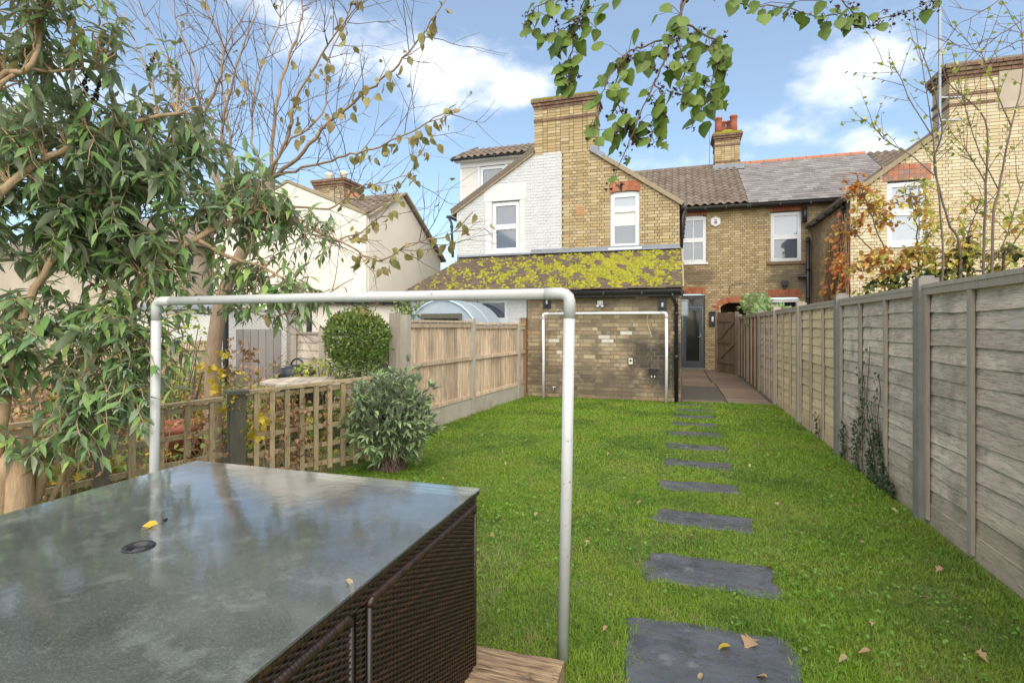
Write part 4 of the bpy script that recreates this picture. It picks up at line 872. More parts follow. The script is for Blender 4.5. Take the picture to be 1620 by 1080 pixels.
# ---------------------------------------------------------------- rattan cube table and its chairs
TX0, TX1, TY0, TY1, TZ = -2.066, -.70, .28, 1.838, .75
tb = thing('garden_table', 'dark woven rattan table with a wet grey glass top and parasol hole', 'table', ((TX0+TX1)/2, (TY0+TY1)/2, 0))
def weave(mb, o, u, n, lu, z0, z1, sh=.0072, st=.019, amp=.003, v=(0, 0, 1)):
    """real basket weave: flat strands passing over and under upright stakes"""
    o, u, n = Vector(o), Vector(u), Vector(n); nr = int((z1-z0)/sh); ns = int(lu/st*4); V = []; F_ = []
    t = np.linspace(0, lu, ns+1)
    for r in range(nr):
        ph = math.pi if r % 2 else 0; d = amp*np.sin(math.pi*t/st+ph) + rng.normal(0, .0004)
        zz = z0+(r+.5)*sh
        for hz, dd in ((-.5, -.0016), (0, .0012), (.5, -.0016)):
            a = np.array(o)[None] + t[:, None]*np.array(u)[None] + (d+dd)[:, None]*np.array(n)[None]; a = a + (zz+hz*sh*.98+rng.normal(0, .0003))*np.array(v)[None]; V.append(a)
    V = np.concatenate(V); k = ns+1; i = np.arange(ns)
    for r in range(nr):
        for q in range(2):
            b0 = (r*3+q)*k; F_.append(np.stack([b0+i, b0+i+1, b0+k+i+1, b0+k+i], 1))
    return V, np.concatenate(F_)
def weave_obj(name, parent, pieces, m=m_rattan):
    Vs, Fs, n0 = [], [], 0
    for V, F_ in pieces: Vs.append(V); Fs.append(F_+n0); n0 += len(V)
    V = np.concatenate(Vs) - np.array(wloc(parent)); o = put(name, quadmesh(name, V, np.concatenate(Fs), m), parent, wloc(parent)); o['kind'] = 'stuff'; return o
# glass with a round parasol hole, built as a ring of quads round the hole
gx, gy, gr = -1.400, 1.066, .029
gb = MB(); NS = 64; pr = []
for i in range(NS):
    a = 2*math.pi*i/NS; dx, dy = math.cos(a), math.sin(a); ts = []
    if dx > 1e-9: ts.append((TX1-gx)/dx)
    if dx < -1e-9: ts.append((TX0-gx)/dx)
    if dy > 1e-9: ts.append((TY1-gy)/dy)
    if dy < -1e-9: ts.append((TY0-gy)/dy)
    pr.append((a, min(ts)))
corner = [math.atan2(y-gy, x-gx) % (2*math.pi) for x in (TX0, TX1) for y in (TY0, TY1)]
pr += [(c, 0) for c in corner]; pr = sorted(pr); ring = []
for a, t in pr:
    if t == 0:
        x = TX1 if math.cos(a) > 0 else TX0; y = TY1 if math.sin(a) > 0 else TY0; ring.append((x, y))
    else: ring.append((gx+math.cos(a)*t, gy+math.sin(a)*t))
n = len(ring); lv = []
for z in (TZ, TZ-.006):
    lv += [(gx+math.cos(a)*gr, gy+math.sin(a)*gr, z) for a, _ in pr] + [(x, y, z) for x, y in ring]
fs = []
for i in range(n):
    j = (i+1) % n; fs += [(i, n+i, n+j, j), (2*n+i, 2*n+j, 3*n+j, 3*n+i), (n+i, 3*n+i, 3*n+j, n+j), (i, j, 2*n+j, 2*n+i)]
gb.add(lv, fs); gb.obj('glass_top', m_table, tb)
hr = MB(); hr.lathe((gx, gy, TZ-.02), [(.030, 0), (.036, .020), (.040, .0225), (.036, .0255), (.029, .0235), (.026, .012), (.024, 0)], 24); hr.obj('parasol_ring', m_black, tb, True)
fm = MB(); fm.rng(TX0+.02, TX1-.02, TY0+.02, TY1-.02, TZ-.058, TZ-.020)
for x in (TX0+.05, TX1-.05):
    for y in (TY0+.05, TY1-.05, gy): fm.rng(x-.028, x+.028, y-.028, y+.028, 0, TZ-.058)
fm.obj('frame', m_rattan_dark, tb)
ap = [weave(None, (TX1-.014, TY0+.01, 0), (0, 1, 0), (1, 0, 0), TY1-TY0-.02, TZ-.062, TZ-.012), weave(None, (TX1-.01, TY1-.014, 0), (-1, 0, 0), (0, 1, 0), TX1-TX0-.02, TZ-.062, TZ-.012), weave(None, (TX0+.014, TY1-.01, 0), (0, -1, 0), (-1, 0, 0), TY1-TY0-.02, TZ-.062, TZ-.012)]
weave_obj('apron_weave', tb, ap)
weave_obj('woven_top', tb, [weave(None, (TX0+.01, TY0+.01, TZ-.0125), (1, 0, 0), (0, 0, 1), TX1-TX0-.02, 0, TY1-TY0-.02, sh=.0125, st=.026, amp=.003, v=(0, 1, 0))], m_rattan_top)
# edge wrap: strands bound round the rim below the glass
ew = MB(); y = TY0+.02
while y < TY1-.02:
    w_ = random.choice((.010, .011, .022)); ew.box((TX1-.010, y+w_/2, TZ-.0145), (.016, w_-.0016, .013), Euler((0, 0, random.uniform(-.02, .02))).to_matrix()); y += w_
ew.obj('rim_binding', m_rattan, tb, kind='stuff')
for y in (TY1-.05, gy, TY0+.05):
    pass
pw = [weave(None, (TX1-.014, y-.016, 0), (0, 1, 0), (1, 0, 0), .032, .02, TZ-.066) for y in (gy+.015,)]; weave_obj('leg_weave', tb, pw)
def chair(y0, y1, label):
    c = thing('rattan_chair', label, 'chair', (TX1-.03, (y0+y1)/2, 0), 'rattan chairs pushed in under the table')
    top = .684; x = TX1-.004
    b = MB(); b.rng(x-.045, x-.012, y0+.012, y1-.012, .10, top-.012); b.rng(x-.52, x-.05, y0+.02, y1-.02, .30, .36); b.obj('backrest', m_rattan_dark, c)
    weave_obj('woven_back', c, [weave(None, (x-.008, y0+.014, 0), (0, 1, 0), (1, 0, 0), y1-y0-.028, .10, top-.014)])
    b = MB(); b.tube([(x-.014, y0+.010, top-.016), (x-.014, y0+.014, top-.006), (x-.014, y0+.03, top), (x-.014, y1-.03, top), (x-.014, y1-.014, top-.006), (x-.014, y1-.010, top-.016)], .013, 10); b.obj('top_rail', m_rattan, c, True)
    wr = MB(); y = y0+.02
    while y < y1-.02:
        wd = random.choice((.009, .010, .013)); wr.tube([(x-.014, y+.0008, top), (x-.014, y+wd/2, top+.001), (x-.014, y+wd-.0008, top)], [.0138, .0152, .0138], 9, False); y += wd
    wr.obj('rail_binding', m_rattan, c, True, 'stuff')
    b = MB()
    for yy in (y0+.008, y1-.008): b.tube([(x-.012, yy, .06), (x-.012, yy, top-.014)], .009, 8)
    b.obj('edge_stake', m_rattan, c, True, 'stuff')
    for xx in (x-.03, x-.49):
        for yy in (y0+.03, y1-.03): b = MB(); b.rng(xx-.018, xx+.018, yy-.018, yy+.018, 0, .30 if xx < x-.1 else .12); b.obj('leg', m_rattan_dark, c)
    return c
chair(1.112, 1.826, 'woven rattan chair back nearest the lawn corner of the table')
chair(.345, 1.050, 'woven rattan chair back at the near end of the table side, cut by the frame')
# sleeper edging
sp = MB(); 
def slice_(x): return [(x, 1.72, -.05), (x, 1.955, -.05), (x, 1.955, .085), (x, 1.945, .098), (x, 1.735, .10), (x, 1.72, .088)]
xs = [-1.9, -1.5, -1.1, -.8, -.6, -.43, -.405]; vs = []
for i, x in enumerate(xs): vs += [(a + (0), b_+random.uniform(-.004, .004)+(x+.4)*.03, c_+random.uniform(-.004, .004)) for a, b_, c_ in slice_(x)]
fs = [tuple(range(6)), tuple(reversed(range(6*(len(xs)-1), 6*len(xs))))]
for i in range(len(xs)-1):
    for k in range(6): fs.append((6*i+k, 6*(i+1)+k, 6*(i+1)+(k+1) % 6, 6*i+(k+1) % 6))
sp.add(vs, fs)
solo('railway_sleeper', sp, m_sleeper, 'weathered timber sleeper on the grass at the foot of the goal post', 'sleeper')

# ---------------------------------------------------------------- stepping stones
STN = [(2.22, .30, -.205, .47, 'nearest and largest damp slate stepping stone with curled leaves on it', .04), (3.09, .185, -.175, .50, 'damp slate stepping stone second from the near end, pale leaf at its corner', .0),
       (3.935, .14, -.165, .48, 'third slate stepping stone from the near end, beside the goal post', -.02), (4.725, .13, -.14, .51, 'fourth slate stepping stone from the near end', .02), (5.51, .125, -.13, .51, 'fifth slate stepping stone from the near end', 0),
       (6.28, .125, -.12, .52, 'sixth slate stepping stone from the near end', .01), (7.05, .125, -.10, .53, 'sixth slate stepping stone from the brick paving', 0), (7.75, .12, -.09, .53, 'fifth slate stepping stone from the brick paving', .01),
       (8.42, .12, -.06, .55, 'third slate stepping stone from the brick paving', 0), (9.05, .12, -.04, .56, 'second slate stepping stone from the brick paving', 0), (9.62, .11, -.02, .58, 'slate stepping stone nearest the brick paving', 0)]
STONES = []
for (y, hy, x0, x1, lab, sk) in STN:
    b = MB(); n = 10; top = []; bot = []
    out_ = [(x0+(x1-x0)*i/n, y-hy) for i in range(n)] + [(x1, y-hy+2*hy*i/4) for i in range(4)] + [(x1-(x1-x0)*i/n, y+hy) for i in range(n)] + [(x0, y+hy-2*hy*i/4) for i in range(4)]
    out_ = [(px+random.uniform(-.018, .018), py+random.uniform(-.013, .013)+(px-x0)*sk) for px, py in out_]; k = len(out_); ph = random.uniform(0, 6)
    out_ = [(px+.012*math.sin(py*21+ph)+.008*math.sin(px*9+ph*2), py+.011*math.sin(px*9+ph*3)+.005*math.sin(px*27+ph)) for px, py in out_]
    cx, cy = (x0+x1)/2, y; rings = [[(cx+(px-cx)*f, cy+(py-cy)*f, z+random.uniform(-.0015, .0015)) for px, py in out_] for f, z in ((1.0, -.04), (1.0, -.006), (.985, -.001), (.7, .001), (.35, .0))]
    vs = [p for r_ in rings for p in r_]+[(cx, cy, .001)]; fs = []
    for r_ in range(4):
        for i in range(k): fs.append((r_*k+i, r_*k+(i+1) % k, (r_+1)*k+(i+1) % k, (r_+1)*k+i))
    for i in range(k): fs.append((4*k+i, 4*k+(i+1) % k, 5*k))
    b.add(vs, fs); o = solo('stepping_stone', b, m_slab, lab, 'stepping stone', 'stepping stones across the lawn'); STONES.append((x0, x1, y-hy, y+hy, sk))

# ---------------------------------------------------------------- gate, fittings on the walls
gt = thing('garden_gate', 'weathered wooden gate with diagonal braces, standing ajar at the passage', 'gate', (1.38, 16.3, 0))
g0, d, ln, an = along((1.16, 16.75, 0), (1.56, 16.0, 0)); nrm = Vector((d.y, -d.x, 0)).normalized()*-1
for k in range(7): c = g0+d*((k+.5)/7); put('board', ubox(m_gate, .012), gt, c+Vector((0, 0, .90)), (0, 0, an), (ln/7-.006, .018, 1.72))
fn = Vector((-abs(d.y), -abs(d.x), 0)).normalized()
for z in (.35, .93, 1.55): put('ledge', ubox(m_gate, .006), gt, g0+d/2+fn*.022+Vector((0, 0, z)), (0, 0, an), (ln, .024, .10))
for za, zb in ((.40, .88), (.98, 1.50)):
    b = MB(); b.bar(g0+d*.06+fn*.024+Vector((0, 0, za)), g0+d*.94+fn*.024+Vector((0, 0, zb)), .022, .09); b.obj('brace', m_gate, gt)
for p in (g0-d*.08, g0+d*1.08): b = MB(); b.rng(p.x-.05, p.x+.05, p.y-.05, p.y+.05, -.05, 1.78); b.obj('post', m_gate, gt)
def pbox(pl, u0, u1, z0, z1, d0, d1): b = MB(); pl.box(b, u0, u1, z0, z1, d0, d1); return b
def uz(pl, p): q = Vector(p)-pl.O; return pl.u.dot(q), p[2]
def fitting(name, label, cat, pl, c, group=None): return thing(name, label, cat, pl.pt(c[0], c[1], 0), group)
for c, lab in ((uz(pE, (-2.4, 9.95, 1.828)), 'black wall light on the lean-to wall, half hidden by the goal post'), (uz(pE, (-0.256, 9.95, 1.752)), 'black wall light by the downpipe at the right end of the lean-to')):
    t = fitting('wall_light', lab, 'wall light', pE, c, 'black wall lights on the brick lean-to')
    pbox(pE, c[0]-.075, c[0]+.075, c[1]-.13, c[1]+.13, .008, .03).obj('backplate', m_black, t)
    b = MB(); pt_ = pE.pt(c[0], c[1], .05); b.lathe((pt_.x, pt_.y, pt_.z-.045), [(.018, 0), (.024, .02), (.024, .07), (.016, .09)], 10); b.obj('bulb', m_upvc, t, True)
    b = MB(); pE.box(b, c[0]-.03, c[0]+.03, c[1]+.05, c[1]+.065, .03, .085); pE.box(b, c[0]-.03, c[0]+.03, c[1]-.065, c[1]-.05, .03, .085); b.obj('bracket', m_black, t)
c = uz(pE, (-1.376, 9.95, 1.789)); t = fitting('security_light', 'white twin security light high on the lean-to wall', 'security light', pE, c)
pbox(pE, c[0]-.05, c[0]+.05, c[1]-.03, c[1]+.05, .008, .06).obj('body', m_upvc, t)
for s_ in (-1, 1): b = MB(); b.tube([pE.pt(c[0]+s_*.03, c[1]-.02, .05), pE.pt(c[0]+s_*.045, c[1]-.065, .10)], [.02, .032], 12); b.obj('lamp_head', m_upvc, t, True)
c = uz(pE, (-0.817, 9.95, 0.719)); t = fitting('outdoor_socket', 'small cream outdoor socket low on the brown brick wall', 'socket', pE, c)
pbox(pE, c[0]-.035, c[0]+.035, c[1]-.055, c[1]+.055, .008, .05).obj('box', m_cream, t); pbox(pE, c[0]-.018, c[0]+.018, c[1]-.005, c[1]+.03, .05, .056).obj('cover', m_black, t)
c = uz(pE, (-0.411, 9.95, 0.531)); t = fitting('outdoor_socket', 'black weatherproof socket box near the downpipe', 'socket', pE, c)
b = MB(); pE.box(b, c[0]-.075, c[0]+.075, c[1]-.05, c[1]+.045, .008, .075); b.obj('box', m_black, t); pbox(pE, c[0]-.085, c[0]+.085, c[1]+.045, c[1]+.06, .008, .09).obj('lid', m_black, t)
for s_ in (-.035, .02): b = MB(); b.tube([pE.pt(c[0]+s_, c[1]-.05, .04), pE.pt(c[0]+s_, c[1]-.10, .04)], .014, 8); b.obj('gland', m_upvc, t)
c = uz(pE, (-2.262, 9.95, 0.167)); t = fitting('garden_tap', 'small outdoor tap low on the lean-to wall behind the small goal', 'tap', pE, c)
b = MB(); b.tube([pE.pt(c[0], c[1], 0), pE.pt(c[0], c[1], .07), pE.pt(c[0], c[1]-.05, .09)], .012, 8); b.obj('spout', m_steel, t, True); b = MB(); b.tube([pE.pt(c[0]-.035, c[1]+.03, .05), pE.pt(c[0]+.035, c[1]+.03, .05)], .010, 8); b.tube([pE.pt(c[0], c[1], .05), pE.pt(c[0], c[1]+.03, .05)], .008, 8); b.obj('handle', m_upvc, t, True)
b = MB(); p0 = Vector((-2.158, 9.93, 1.641)); b.tube([p0+Vector((.05*math.cos(a)*1.1, 0, .04*math.sin(a))) for a in [i*.45 for i in range(15)]], .005, 5); solo('cable_coil', b, m_upvc, 'small loop of white cable above the small goal crossbar', 'cable')
b = MB(); b.tube(bezier([(-0.5, 9.93, 1.615), (-0.522, 9.935, 1.454), (-0.489, 9.935, 1.315), (-0.444, 9.935, 1.177)]), .004, 5); solo('hanging_cable', b, m_cream, 'thin pale cable hanging down the brown brick wall', 'cable')
# glass lantern on the corner of the lean-to and black lantern by the door
t = thing('wall_lantern', 'clear sided lantern on the corner of the lean-to by the glazed door', 'lantern', (.13, 10.6, 1.75)); b = MB(); b.rng(.065, .20, 10.54, 10.66, 1.56, 1.575); b.rng(.065, .20, 10.54, 10.66, 1.85, 1.87)
for x, y in ((.072, 10.547), (.193, 10.547), (.072, 10.653), (.193, 10.653)): b.rng(x-.006, x+.006, y-.006, y+.006, 1.575, 1.85)
b.obj('frame', m_steel, t); b = MB(); b.rng(.08, .185, 10.556, 10.644, 1.58, 1.845); b.obj('glass', m_film, t)
t = thing('wall_lantern', 'black box lantern on the buff brick between door and passage arch', 'lantern', pM.pt(1.07, 1.62, 0))
pbox(pM, .96, 1.15, 1.38, 1.82, .008, .06).obj('backplate', m_black, t); b = MB(); b.lathe((1.055, 17.62, 1.50), [(.025, 0), (.035, .04), (.035, .14), (.02, .17)], 10); b.obj('bulb', m_upvc, t, True); pbox(pM, .98, 1.13, 1.80, 1.83, .06, .14).obj('canopy', m_black, t)
c = uz(pM, (1.148, 17.7, 4.643)); t = fitting('alarm_box', 'white hexagonal alarm box beside the upstairs sash window', 'alarm box', pM, c)
def hexa(r, d0, d1, rot=0): b = MB(); b.prism([pM.pt(c[0]+r*math.cos(rot+k*math.pi/3), c[1]+r*math.sin(rot+k*math.pi/3), d0) for k in range(6)], pM.n*(d1-d0)); return b
hexa(.165, .008, .06, .52).obj('case', m_clad, t); hexa(.13, .06, .075, .52).obj('cover', m_upvc, t); b = MB(); pM.box(b, c[0]-.045, c[0]+.045, c[1]+.035, c[1]+.07, .075, .079); b.obj('badge', m_slate, t)
b = MB(); q = []
for k in range(16): a = k*math.pi/8; q.append(pM.pt(c[0]+.05*math.cos(a), c[1]-.03+.05*math.sin(a), .075))
b.prism(q, pM.n*.004); b.obj('badge', m_slate, t)
c = uz(pM, (3.098, 17.7, 2.613)); t = fitting('floodlight', 'small black floodlight over the lower window of the slate roofed house', 'floodlight', pM, c)
pbox(pM, c[0]-.03, c[0]+.03, c[1]-.12, c[1]+.06, .008, .05).obj('bracket', m_black, t); pbox(pM, c[0]-.09, c[0]+.09, c[1]-.02, c[1]+.13, .05, .12).obj('lamp', m_black, t)

# ---------------------------------------------------------------- neighbour's garden things
pt = thing('polytunnel', 'small arched greenhouse of clear film beyond the close-board fence', 'greenhouse', (-3.75, 8.6, 0))
rx, cx_ = .76, -3.90
def arch_pts(y, r=rx, h=.90, z0=.92): return [(cx_+r*math.cos(a), y, z0+h*math.sin(a)) for a in [math.pi*i/18 for i in range(19)]]
for y in (8.35, 9.0, 9.7):
    b = MB(); a = arch_pts(y); b.tube([(a[0][0], y, 0)]+a+[(a[-1][0], y, 0)], .016, 8); b.obj('hoop', m_blueframe, pt, True)
b = MB(); a0, a1 = arch_pts(8.36, rx+.012, .912), arch_pts(9.70, rx+.012, .912); a0 = [(a0[0][0], 8.36, 0)]+a0+[(a0[-1][0], 8.36, 0)]; a1 = [(a1[0][0], 9.7, 0)]+a1+[(a1[-1][0], 9.7, 0)]; k = len(a0)
b.add(a0+a1, [(i, i+1, k+i+1, k+i) for i in range(k-1)]); b.obj('film', m_film, pt, True)
fe = MB(); q = [(x, 8.37, z) for x, y, z in arch_pts(8.36, rx-.02, .88)]; fe.prism([(q[0][0], 8.37, 0)]+q+[(q[-1][0], 8.37, 0)], (0, .006, 0)); fe.obj('end_film', m_film, pt)
dfm = MB(); x0, x1 = -4.28, -3.52
for a, b_, c_, d_ in ((x0, x0+.05, 0, 1.50), (x1-.05, x1, 0, 1.50), (x0, x1, 1.50, 1.58)): dfm.rng(a, b_, 8.33, 8.36, c_, d_)
dfo = dfm.obj('door_frame', m_post, pt); b = MB(); b.rng(x0+.05, x1-.05, 8.345, 8.352, 0, 1.50); b.obj('door_panel', m_glass_dark, dfo)
rt = thing('round_table', 'weathered round slatted garden table beyond the trellis', 'table', (-4.04, 5.10, 0))
for k in range(9):
    x0_ = -.50+k*1.0/9; x1_ = x0_+.105; wv = []
    h0, h1 = math.sqrt(max(.02, .25-x0_**2)), math.sqrt(max(.02, .25-min(.49, x1_)**2))
    b = MB(); b.prism([Matrix.Rotation(.5, 4, 'Z') @ Vector(v) + Vector((-4.04, 5.10, 0)) for v in ((x0_, -h0, .715), (x1_, -h1, .715), (x1_, h1, .715), (x0_, h0, .715))], (0, 0, .025)); b.obj('slat', m_wood_grey, rt)
for k in range(3): a = k*2.1; b = MB(); b.tube([(-4.04+.34*math.cos(a), 5.10+.34*math.sin(a), 0), (-4.04+.22*math.cos(a), 5.10+.22*math.sin(a), .71)], .022, 8); b.obj('leg', m_post, rt)
b = MB(); b.lathe((-4.04, 5.1, .69), [(.40, 0), (.42, .012), (.40, .024)], 20); b.obj('ring', m_post, rt)
po = MB(); po.lathe((-4.62, 3.92, 0), [(.15, 0), (.22, .34), (.24, .36), (.24, .42), (.20, .42), (.18, .36)], 20); solo('flower_pot', po, m_pot, 'large terracotta pot behind the low trellis', 'pot', smooth=True)
hnd = MB(); hnd.lathe((-5.0, 6.05, 0), [(.22, 0), (.25, .7), (.24, .78), (.06, .83)], 18); hnd.tube([(-5.0+.10*math.cos(a), 6.05, .82+.09*math.sin(a)) for a in [math.pi*i/8 for i in range(9)]], .013, 7); solo('water_butt', hnd, m_black, 'dark lidded bin with a hoop handle behind the round table', 'bin', smooth=True)
cf = thing('chain_link_fence', 'chain link fence with dark posts in front of the cream walls', 'fence', (-7, 8.2, 0))
for x, y in ((-9.6, 7.2), (-8.0, 7.75), (-6.55, 8.25), (-5.6, 8.6)): b = MB(); b.rng(x-.035, x+.035, y-.035, y+.035, 0, 1.75); b.obj('post', m_black if x > -9 else m_gate, cf)
wm = MB(); q0, d, ln, an = along((-9.6, 7.2, 0), (-5.6, 8.6, 0)); k = int(ln/.075)
for i in range(-21, k+1):
    for s_ in (1, -1):
        a = i*.075; b0, b1 = (a, a+1.6) if s_ > 0 else (a+1.6, a); t0, t1 = 0, 1
        lo, hi = min(b0, b1), max(b0, b1)
        if hi < 0 or lo > ln: continue
        tA = max(0, (0-lo)/(hi-lo)); tB = min(1, (ln-lo)/(hi-lo)); zA, zB = (tA, tB) if s_ > 0 else (1-tA, 1-tB)
        wm.tube([q0+d/ln*(lo+(hi-lo)*tA)+Vector((0, 0, .05+1.6*zA)), q0+d/ln*(lo+(hi-lo)*tB)+Vector((0, 0, .05+1.6*zB))], .0022, 3, False)
wm.obj('wire_mesh', m_steel, cf, kind='stuff')
sh = thing('garden_shed', 'pale boarded shed half hidden by the dark leaved shrub', 'shed', (-10.2, 8.6, 0))
b = MB(); b.rng(-11.6, -8.9, 8.7, 10.4, 0, 1.75); b.obj('wall', m_clad, sh); b = MB(); b.prism([(-11.75, 8.55, 1.72), (-8.75, 8.55, 1.72), (-8.75, 10.5, 2.1), (-11.75, 10.5, 2.1)], (0, 0, .05)); b.obj('roof', m_lead, sh)
for k in range(12): b = MB(); b.box((-10.25, 8.685, .12+k*.135), (2.7, .022, .14), Euler((.06, 0, 0)).to_matrix()); b.obj('clad_board', m_clad, sh)
pf = thing('panel_fence', 'brown board fence across the end of the neighbouring garden', 'fence', (-8, 6, 0))
q0, d, ln, an = along((-9.8, 3.2, 0), (-8.3, 7.6, 0)); k = int(ln/.12)
for i in range(k): put('board', ubox(m_wood_pale, .012), pf, q0+d*((i+.5)/k)+Vector((0, 0, .55)), (0, 0, an), (.115, .018, 1.1+random.uniform(-.03, .03)))
for i in range(3): put('rail', ubox(m_wood_pale, .01), pf, q0+d/2+Vector((.03, 0, .15+.4*i)), (0, 0, an), (ln, .03, .05))
dr2 = thing('shed_door', 'grey blue boarded door standing beyond the tree trunk', 'door', (-6.9, 7.1, 0))
for i in range(6): put('board', ubox(m_slate, .01), dr2, (-7.25+i*.125, 7.32+i*.04, .65), (0, 0, .31), (.12, .02, 1.3))
# ---------------------------------------------------------------- plants
def lset(kind, m, n=4, fold=.25, curl=.3): return [leaf_mesh(kind, m, fold, curl) for _ in range(n)]
def near(stems, p):
    best = None
    for q in stems:
        for i, v in enumerate(q):
            d = (v-p).length_squared
            if i > 1 and (best is None or d < best[0]): best = (d, v)
    return best[1]
def blob_points(c, r, n, shell=0.0):
    out = []
    while len(out) < n:
        v = rv(1)
        if shell*shell < v.length_squared <= 1: out.append(Vector(c)+Vector((v.x*r[0], v.y*r[1], v.z*r[2])))
    return out
def leafy_twig(mb, stems, tip, items, ln, pairs, droop=.5, r=.006, arch=.12, k=None, pick=None, endk=None, share=.6):
    """twig from the nearest stem out to tip, with leaves in pairs along its outer part"""
    a = near(stems, tip); d = tip-a
    if d.length > 1.1: a = tip - d.normalized()*random.uniform(.5, 1.0); 
    mid_ = (a+tip)/2 + rv(.06) + Vector((0, 0, arch)); q = bezier([a, mid_, tip], 5, .006); mb.tube(q, taper(len(q), r, r*.35), 4, False)
    n = len(q); s0 = int(n*(1-share))
    for i in range(pairs):
        f = s0+(n-1-s0)*(i+.6)/pairs; j = min(n-2, int(f)); p = q[j].lerp(q[j+1], f-j); t = (q[j+1]-q[j]).normalized()
        side = t.cross(rv(1)); side.normalize()
        for s_ in (1, -1):
            dr = (side*s_ + t*random.uniform(.2, .8) + Vector((0, 0, -droop*random.uniform(.3, 1.5)))).normalized()
            items.append((p+rv(.008), dr, Vector((0, 0, 1))+rv(.5), ln*random.uniform(.65, 1.15), random.choice(pick) if pick else k))
    if endk is not None:
        for _ in range(6): items.append((tip, (q[-1]-q[-2]).normalized()+rv(.7)+Vector((0, 0, .3)), Vector((0, 0, 1))+rv(.4), ln*random.uniform(.3, .5), random.choice(endk)))
    return q

# --- big evergreen shrub at the left
bud = thing('evergreen_shrub', 'big arching shrub with dark lance shaped leaves and tan stems, left of the table', 'shrub', (-3.4, 2.0, 0))
ST = [[(-3.582, 1.969, -0.022), (-3.372, 1.982, 0.401), (-3.223, 2.029, 0.853), (-3.11, 2.117, 1.191), (-2.974, 2.212, 1.454), (-2.854, 2.25, 1.67), (-2.7, 2.402, 1.867), (-2.535, 2.664, 2.07)],
      [(-3.717, 1.926, -0.022), (-3.371, 1.825, 0.78), (-3.308, 1.845, 1.192), (-3.272, 1.909, 1.508), (-3.182, 1.937, 1.682), (-3.124, 2.06, 1.931), (-2.888, 2.239, 2.167)],
      [(-3.54, 2.034, -0.046), (-3.465, 2.058, 0.584), (-3.403, 2.182, 1.041), (-3.366, 2.299, 1.454), (-3.264, 2.331, 1.684), (-3.29, 2.427, 2.05), (-3.156, 2.574, 2.52)],
      [(-3.787, 1.852, 0.001), (-3.495, 1.734, 1.211), (-3.247, 1.707, 1.902), (-3.082, 1.811, 2.154), (-2.97, 1.899, 2.273), (-2.856, 2.039, 2.414), (-2.671, 2.254, 2.542)],
      [(-3.65, 1.686, 0.094), (-3.322, 1.579, 1.641), (-3.052, 1.559, 2.291), (-2.942, 1.593, 2.487), (-2.818, 1.632, 2.527), (-2.829, 1.681, 2.693), (-2.85, 1.727, 2.96)],
      [(-3.052, 1.559, 2.291), (-2.887, 1.61, 2.498), (-2.836, 1.731, 2.564), (-2.741, 1.866, 2.619)],
      [(-2.7, 2.402, 1.867), (-2.568, 2.549, 1.761), (-2.459, 2.688, 1.714), (-2.223, 2.866, 1.542)], [(-2.7, 2.402, 1.867), (-2.61, 2.64, 2.09), (-2.448, 2.901, 2.051), (-2.292, 3.159, 1.958)],
      [(-3.634, 2.057, -0.069), (-3.296, 2.059, 0.49), (-3.157, 2.05, 0.748), (-2.991, 2.102, 1.061), (-2.84, 2.202, 1.251)]]
stems = []
for i, s_ in enumerate(ST):
    b = MB(); r0 = (.036, .029, .022, .026, .02, .012, .014, .013, .016)[i]; stems.append(branch(b, s_, r0, r0*.35, 8, 4, .006)); b.obj('stem', m_bark, bud, True)
b = MB(); b.tube([(-3.362, 1.881, 0.047), (-3.355, 1.883, 0.4), (-3.349, 1.885, 0.662)], [.085, .078, .07], 12); b.tube([(-3.387, 1.821, 0.071), (-3.371, 1.825, 0.549), (-3.296, 1.88, 0.773)], [.07, .055, .03], 10); b.obj('stump', m_bark, bud, True)
LB = lset('lance', m_lf_bud, 6, .28, .45) + lset('lance', m_lf_silver, 2, .3, .3) + lset('lance', m_lf_yel, 1)
items = []; tw = MB(); GR = [0,1,2,3,4,5]
BL = [((-2.893, 1.713, 2.735), (.34,.3,.26), 34, .12, [0,1,2,3,4,5,8]), ((-3.112, 1.959, 2.515), (.50,.35,.25), 46, .14, GR), ((-3.177, 2.096, 2.171), (.62,.4,.28), 90, .16, GR), ((-3.356, 1.987, 1.861), (.42,.35,.25), 52, .17, GR), ((-3.041, 2.243, 1.814), (.42,.35,.24), 50, .16, GR),
      ((-2.837, 2.569, 2.387), (.46,.4,.26), 42, .15, GR), ((-2.69, 2.72, 2.031), (.48,.4,.22), 48, .14, [0,1,2,3,6]), ((-2.824, 2.468, 1.53), (.34,.3,.18), 24, .14, GR), ((-2.456, 2.793, 1.501), (.36,.3,.17), 20, .15, GR), ((-2.477, 2.996, 1.898), (.3,.3,.16), 16, .10, [0,1,6]),
      ((-3.19, 2.039, 1.34), (.50,.3,.20), 38, .16, GR), ((-2.874, 2.086, 0.93), (.40,.25,.20), 34, .14, [0,1,2,6]), ((-3.217, 1.821, 1.081), (.22,.25,.2), 16, .15, GR), ((-2.759, 2.175, 1.166), (.25,.2,.2), 12, .14, GR), ((-2.824, 2.049, 2.884), (.25,.3,.2), 12, .10, GR), ((-3.112, 1.959, 0.668), (.28,.2,.12), 14, .12, GR)]
for c, r_, n, ln, pk in BL:
    for p in blob_points(c, r_, int(n*(1.7 if c[2] < 2.2 or c[0] > -3.2 else 1.95))): leafy_twig(tw, stems, p, items, ln*.78, random.randint(3, 5), .34, .005, .08, pick=pk, endk=[6, 7] if random.random() < .6 else None, share=.7)
tw.obj('twigs', m_bark, bud, True, 'stuff'); leaves(bud, items, LB, 300)
fls = MB()
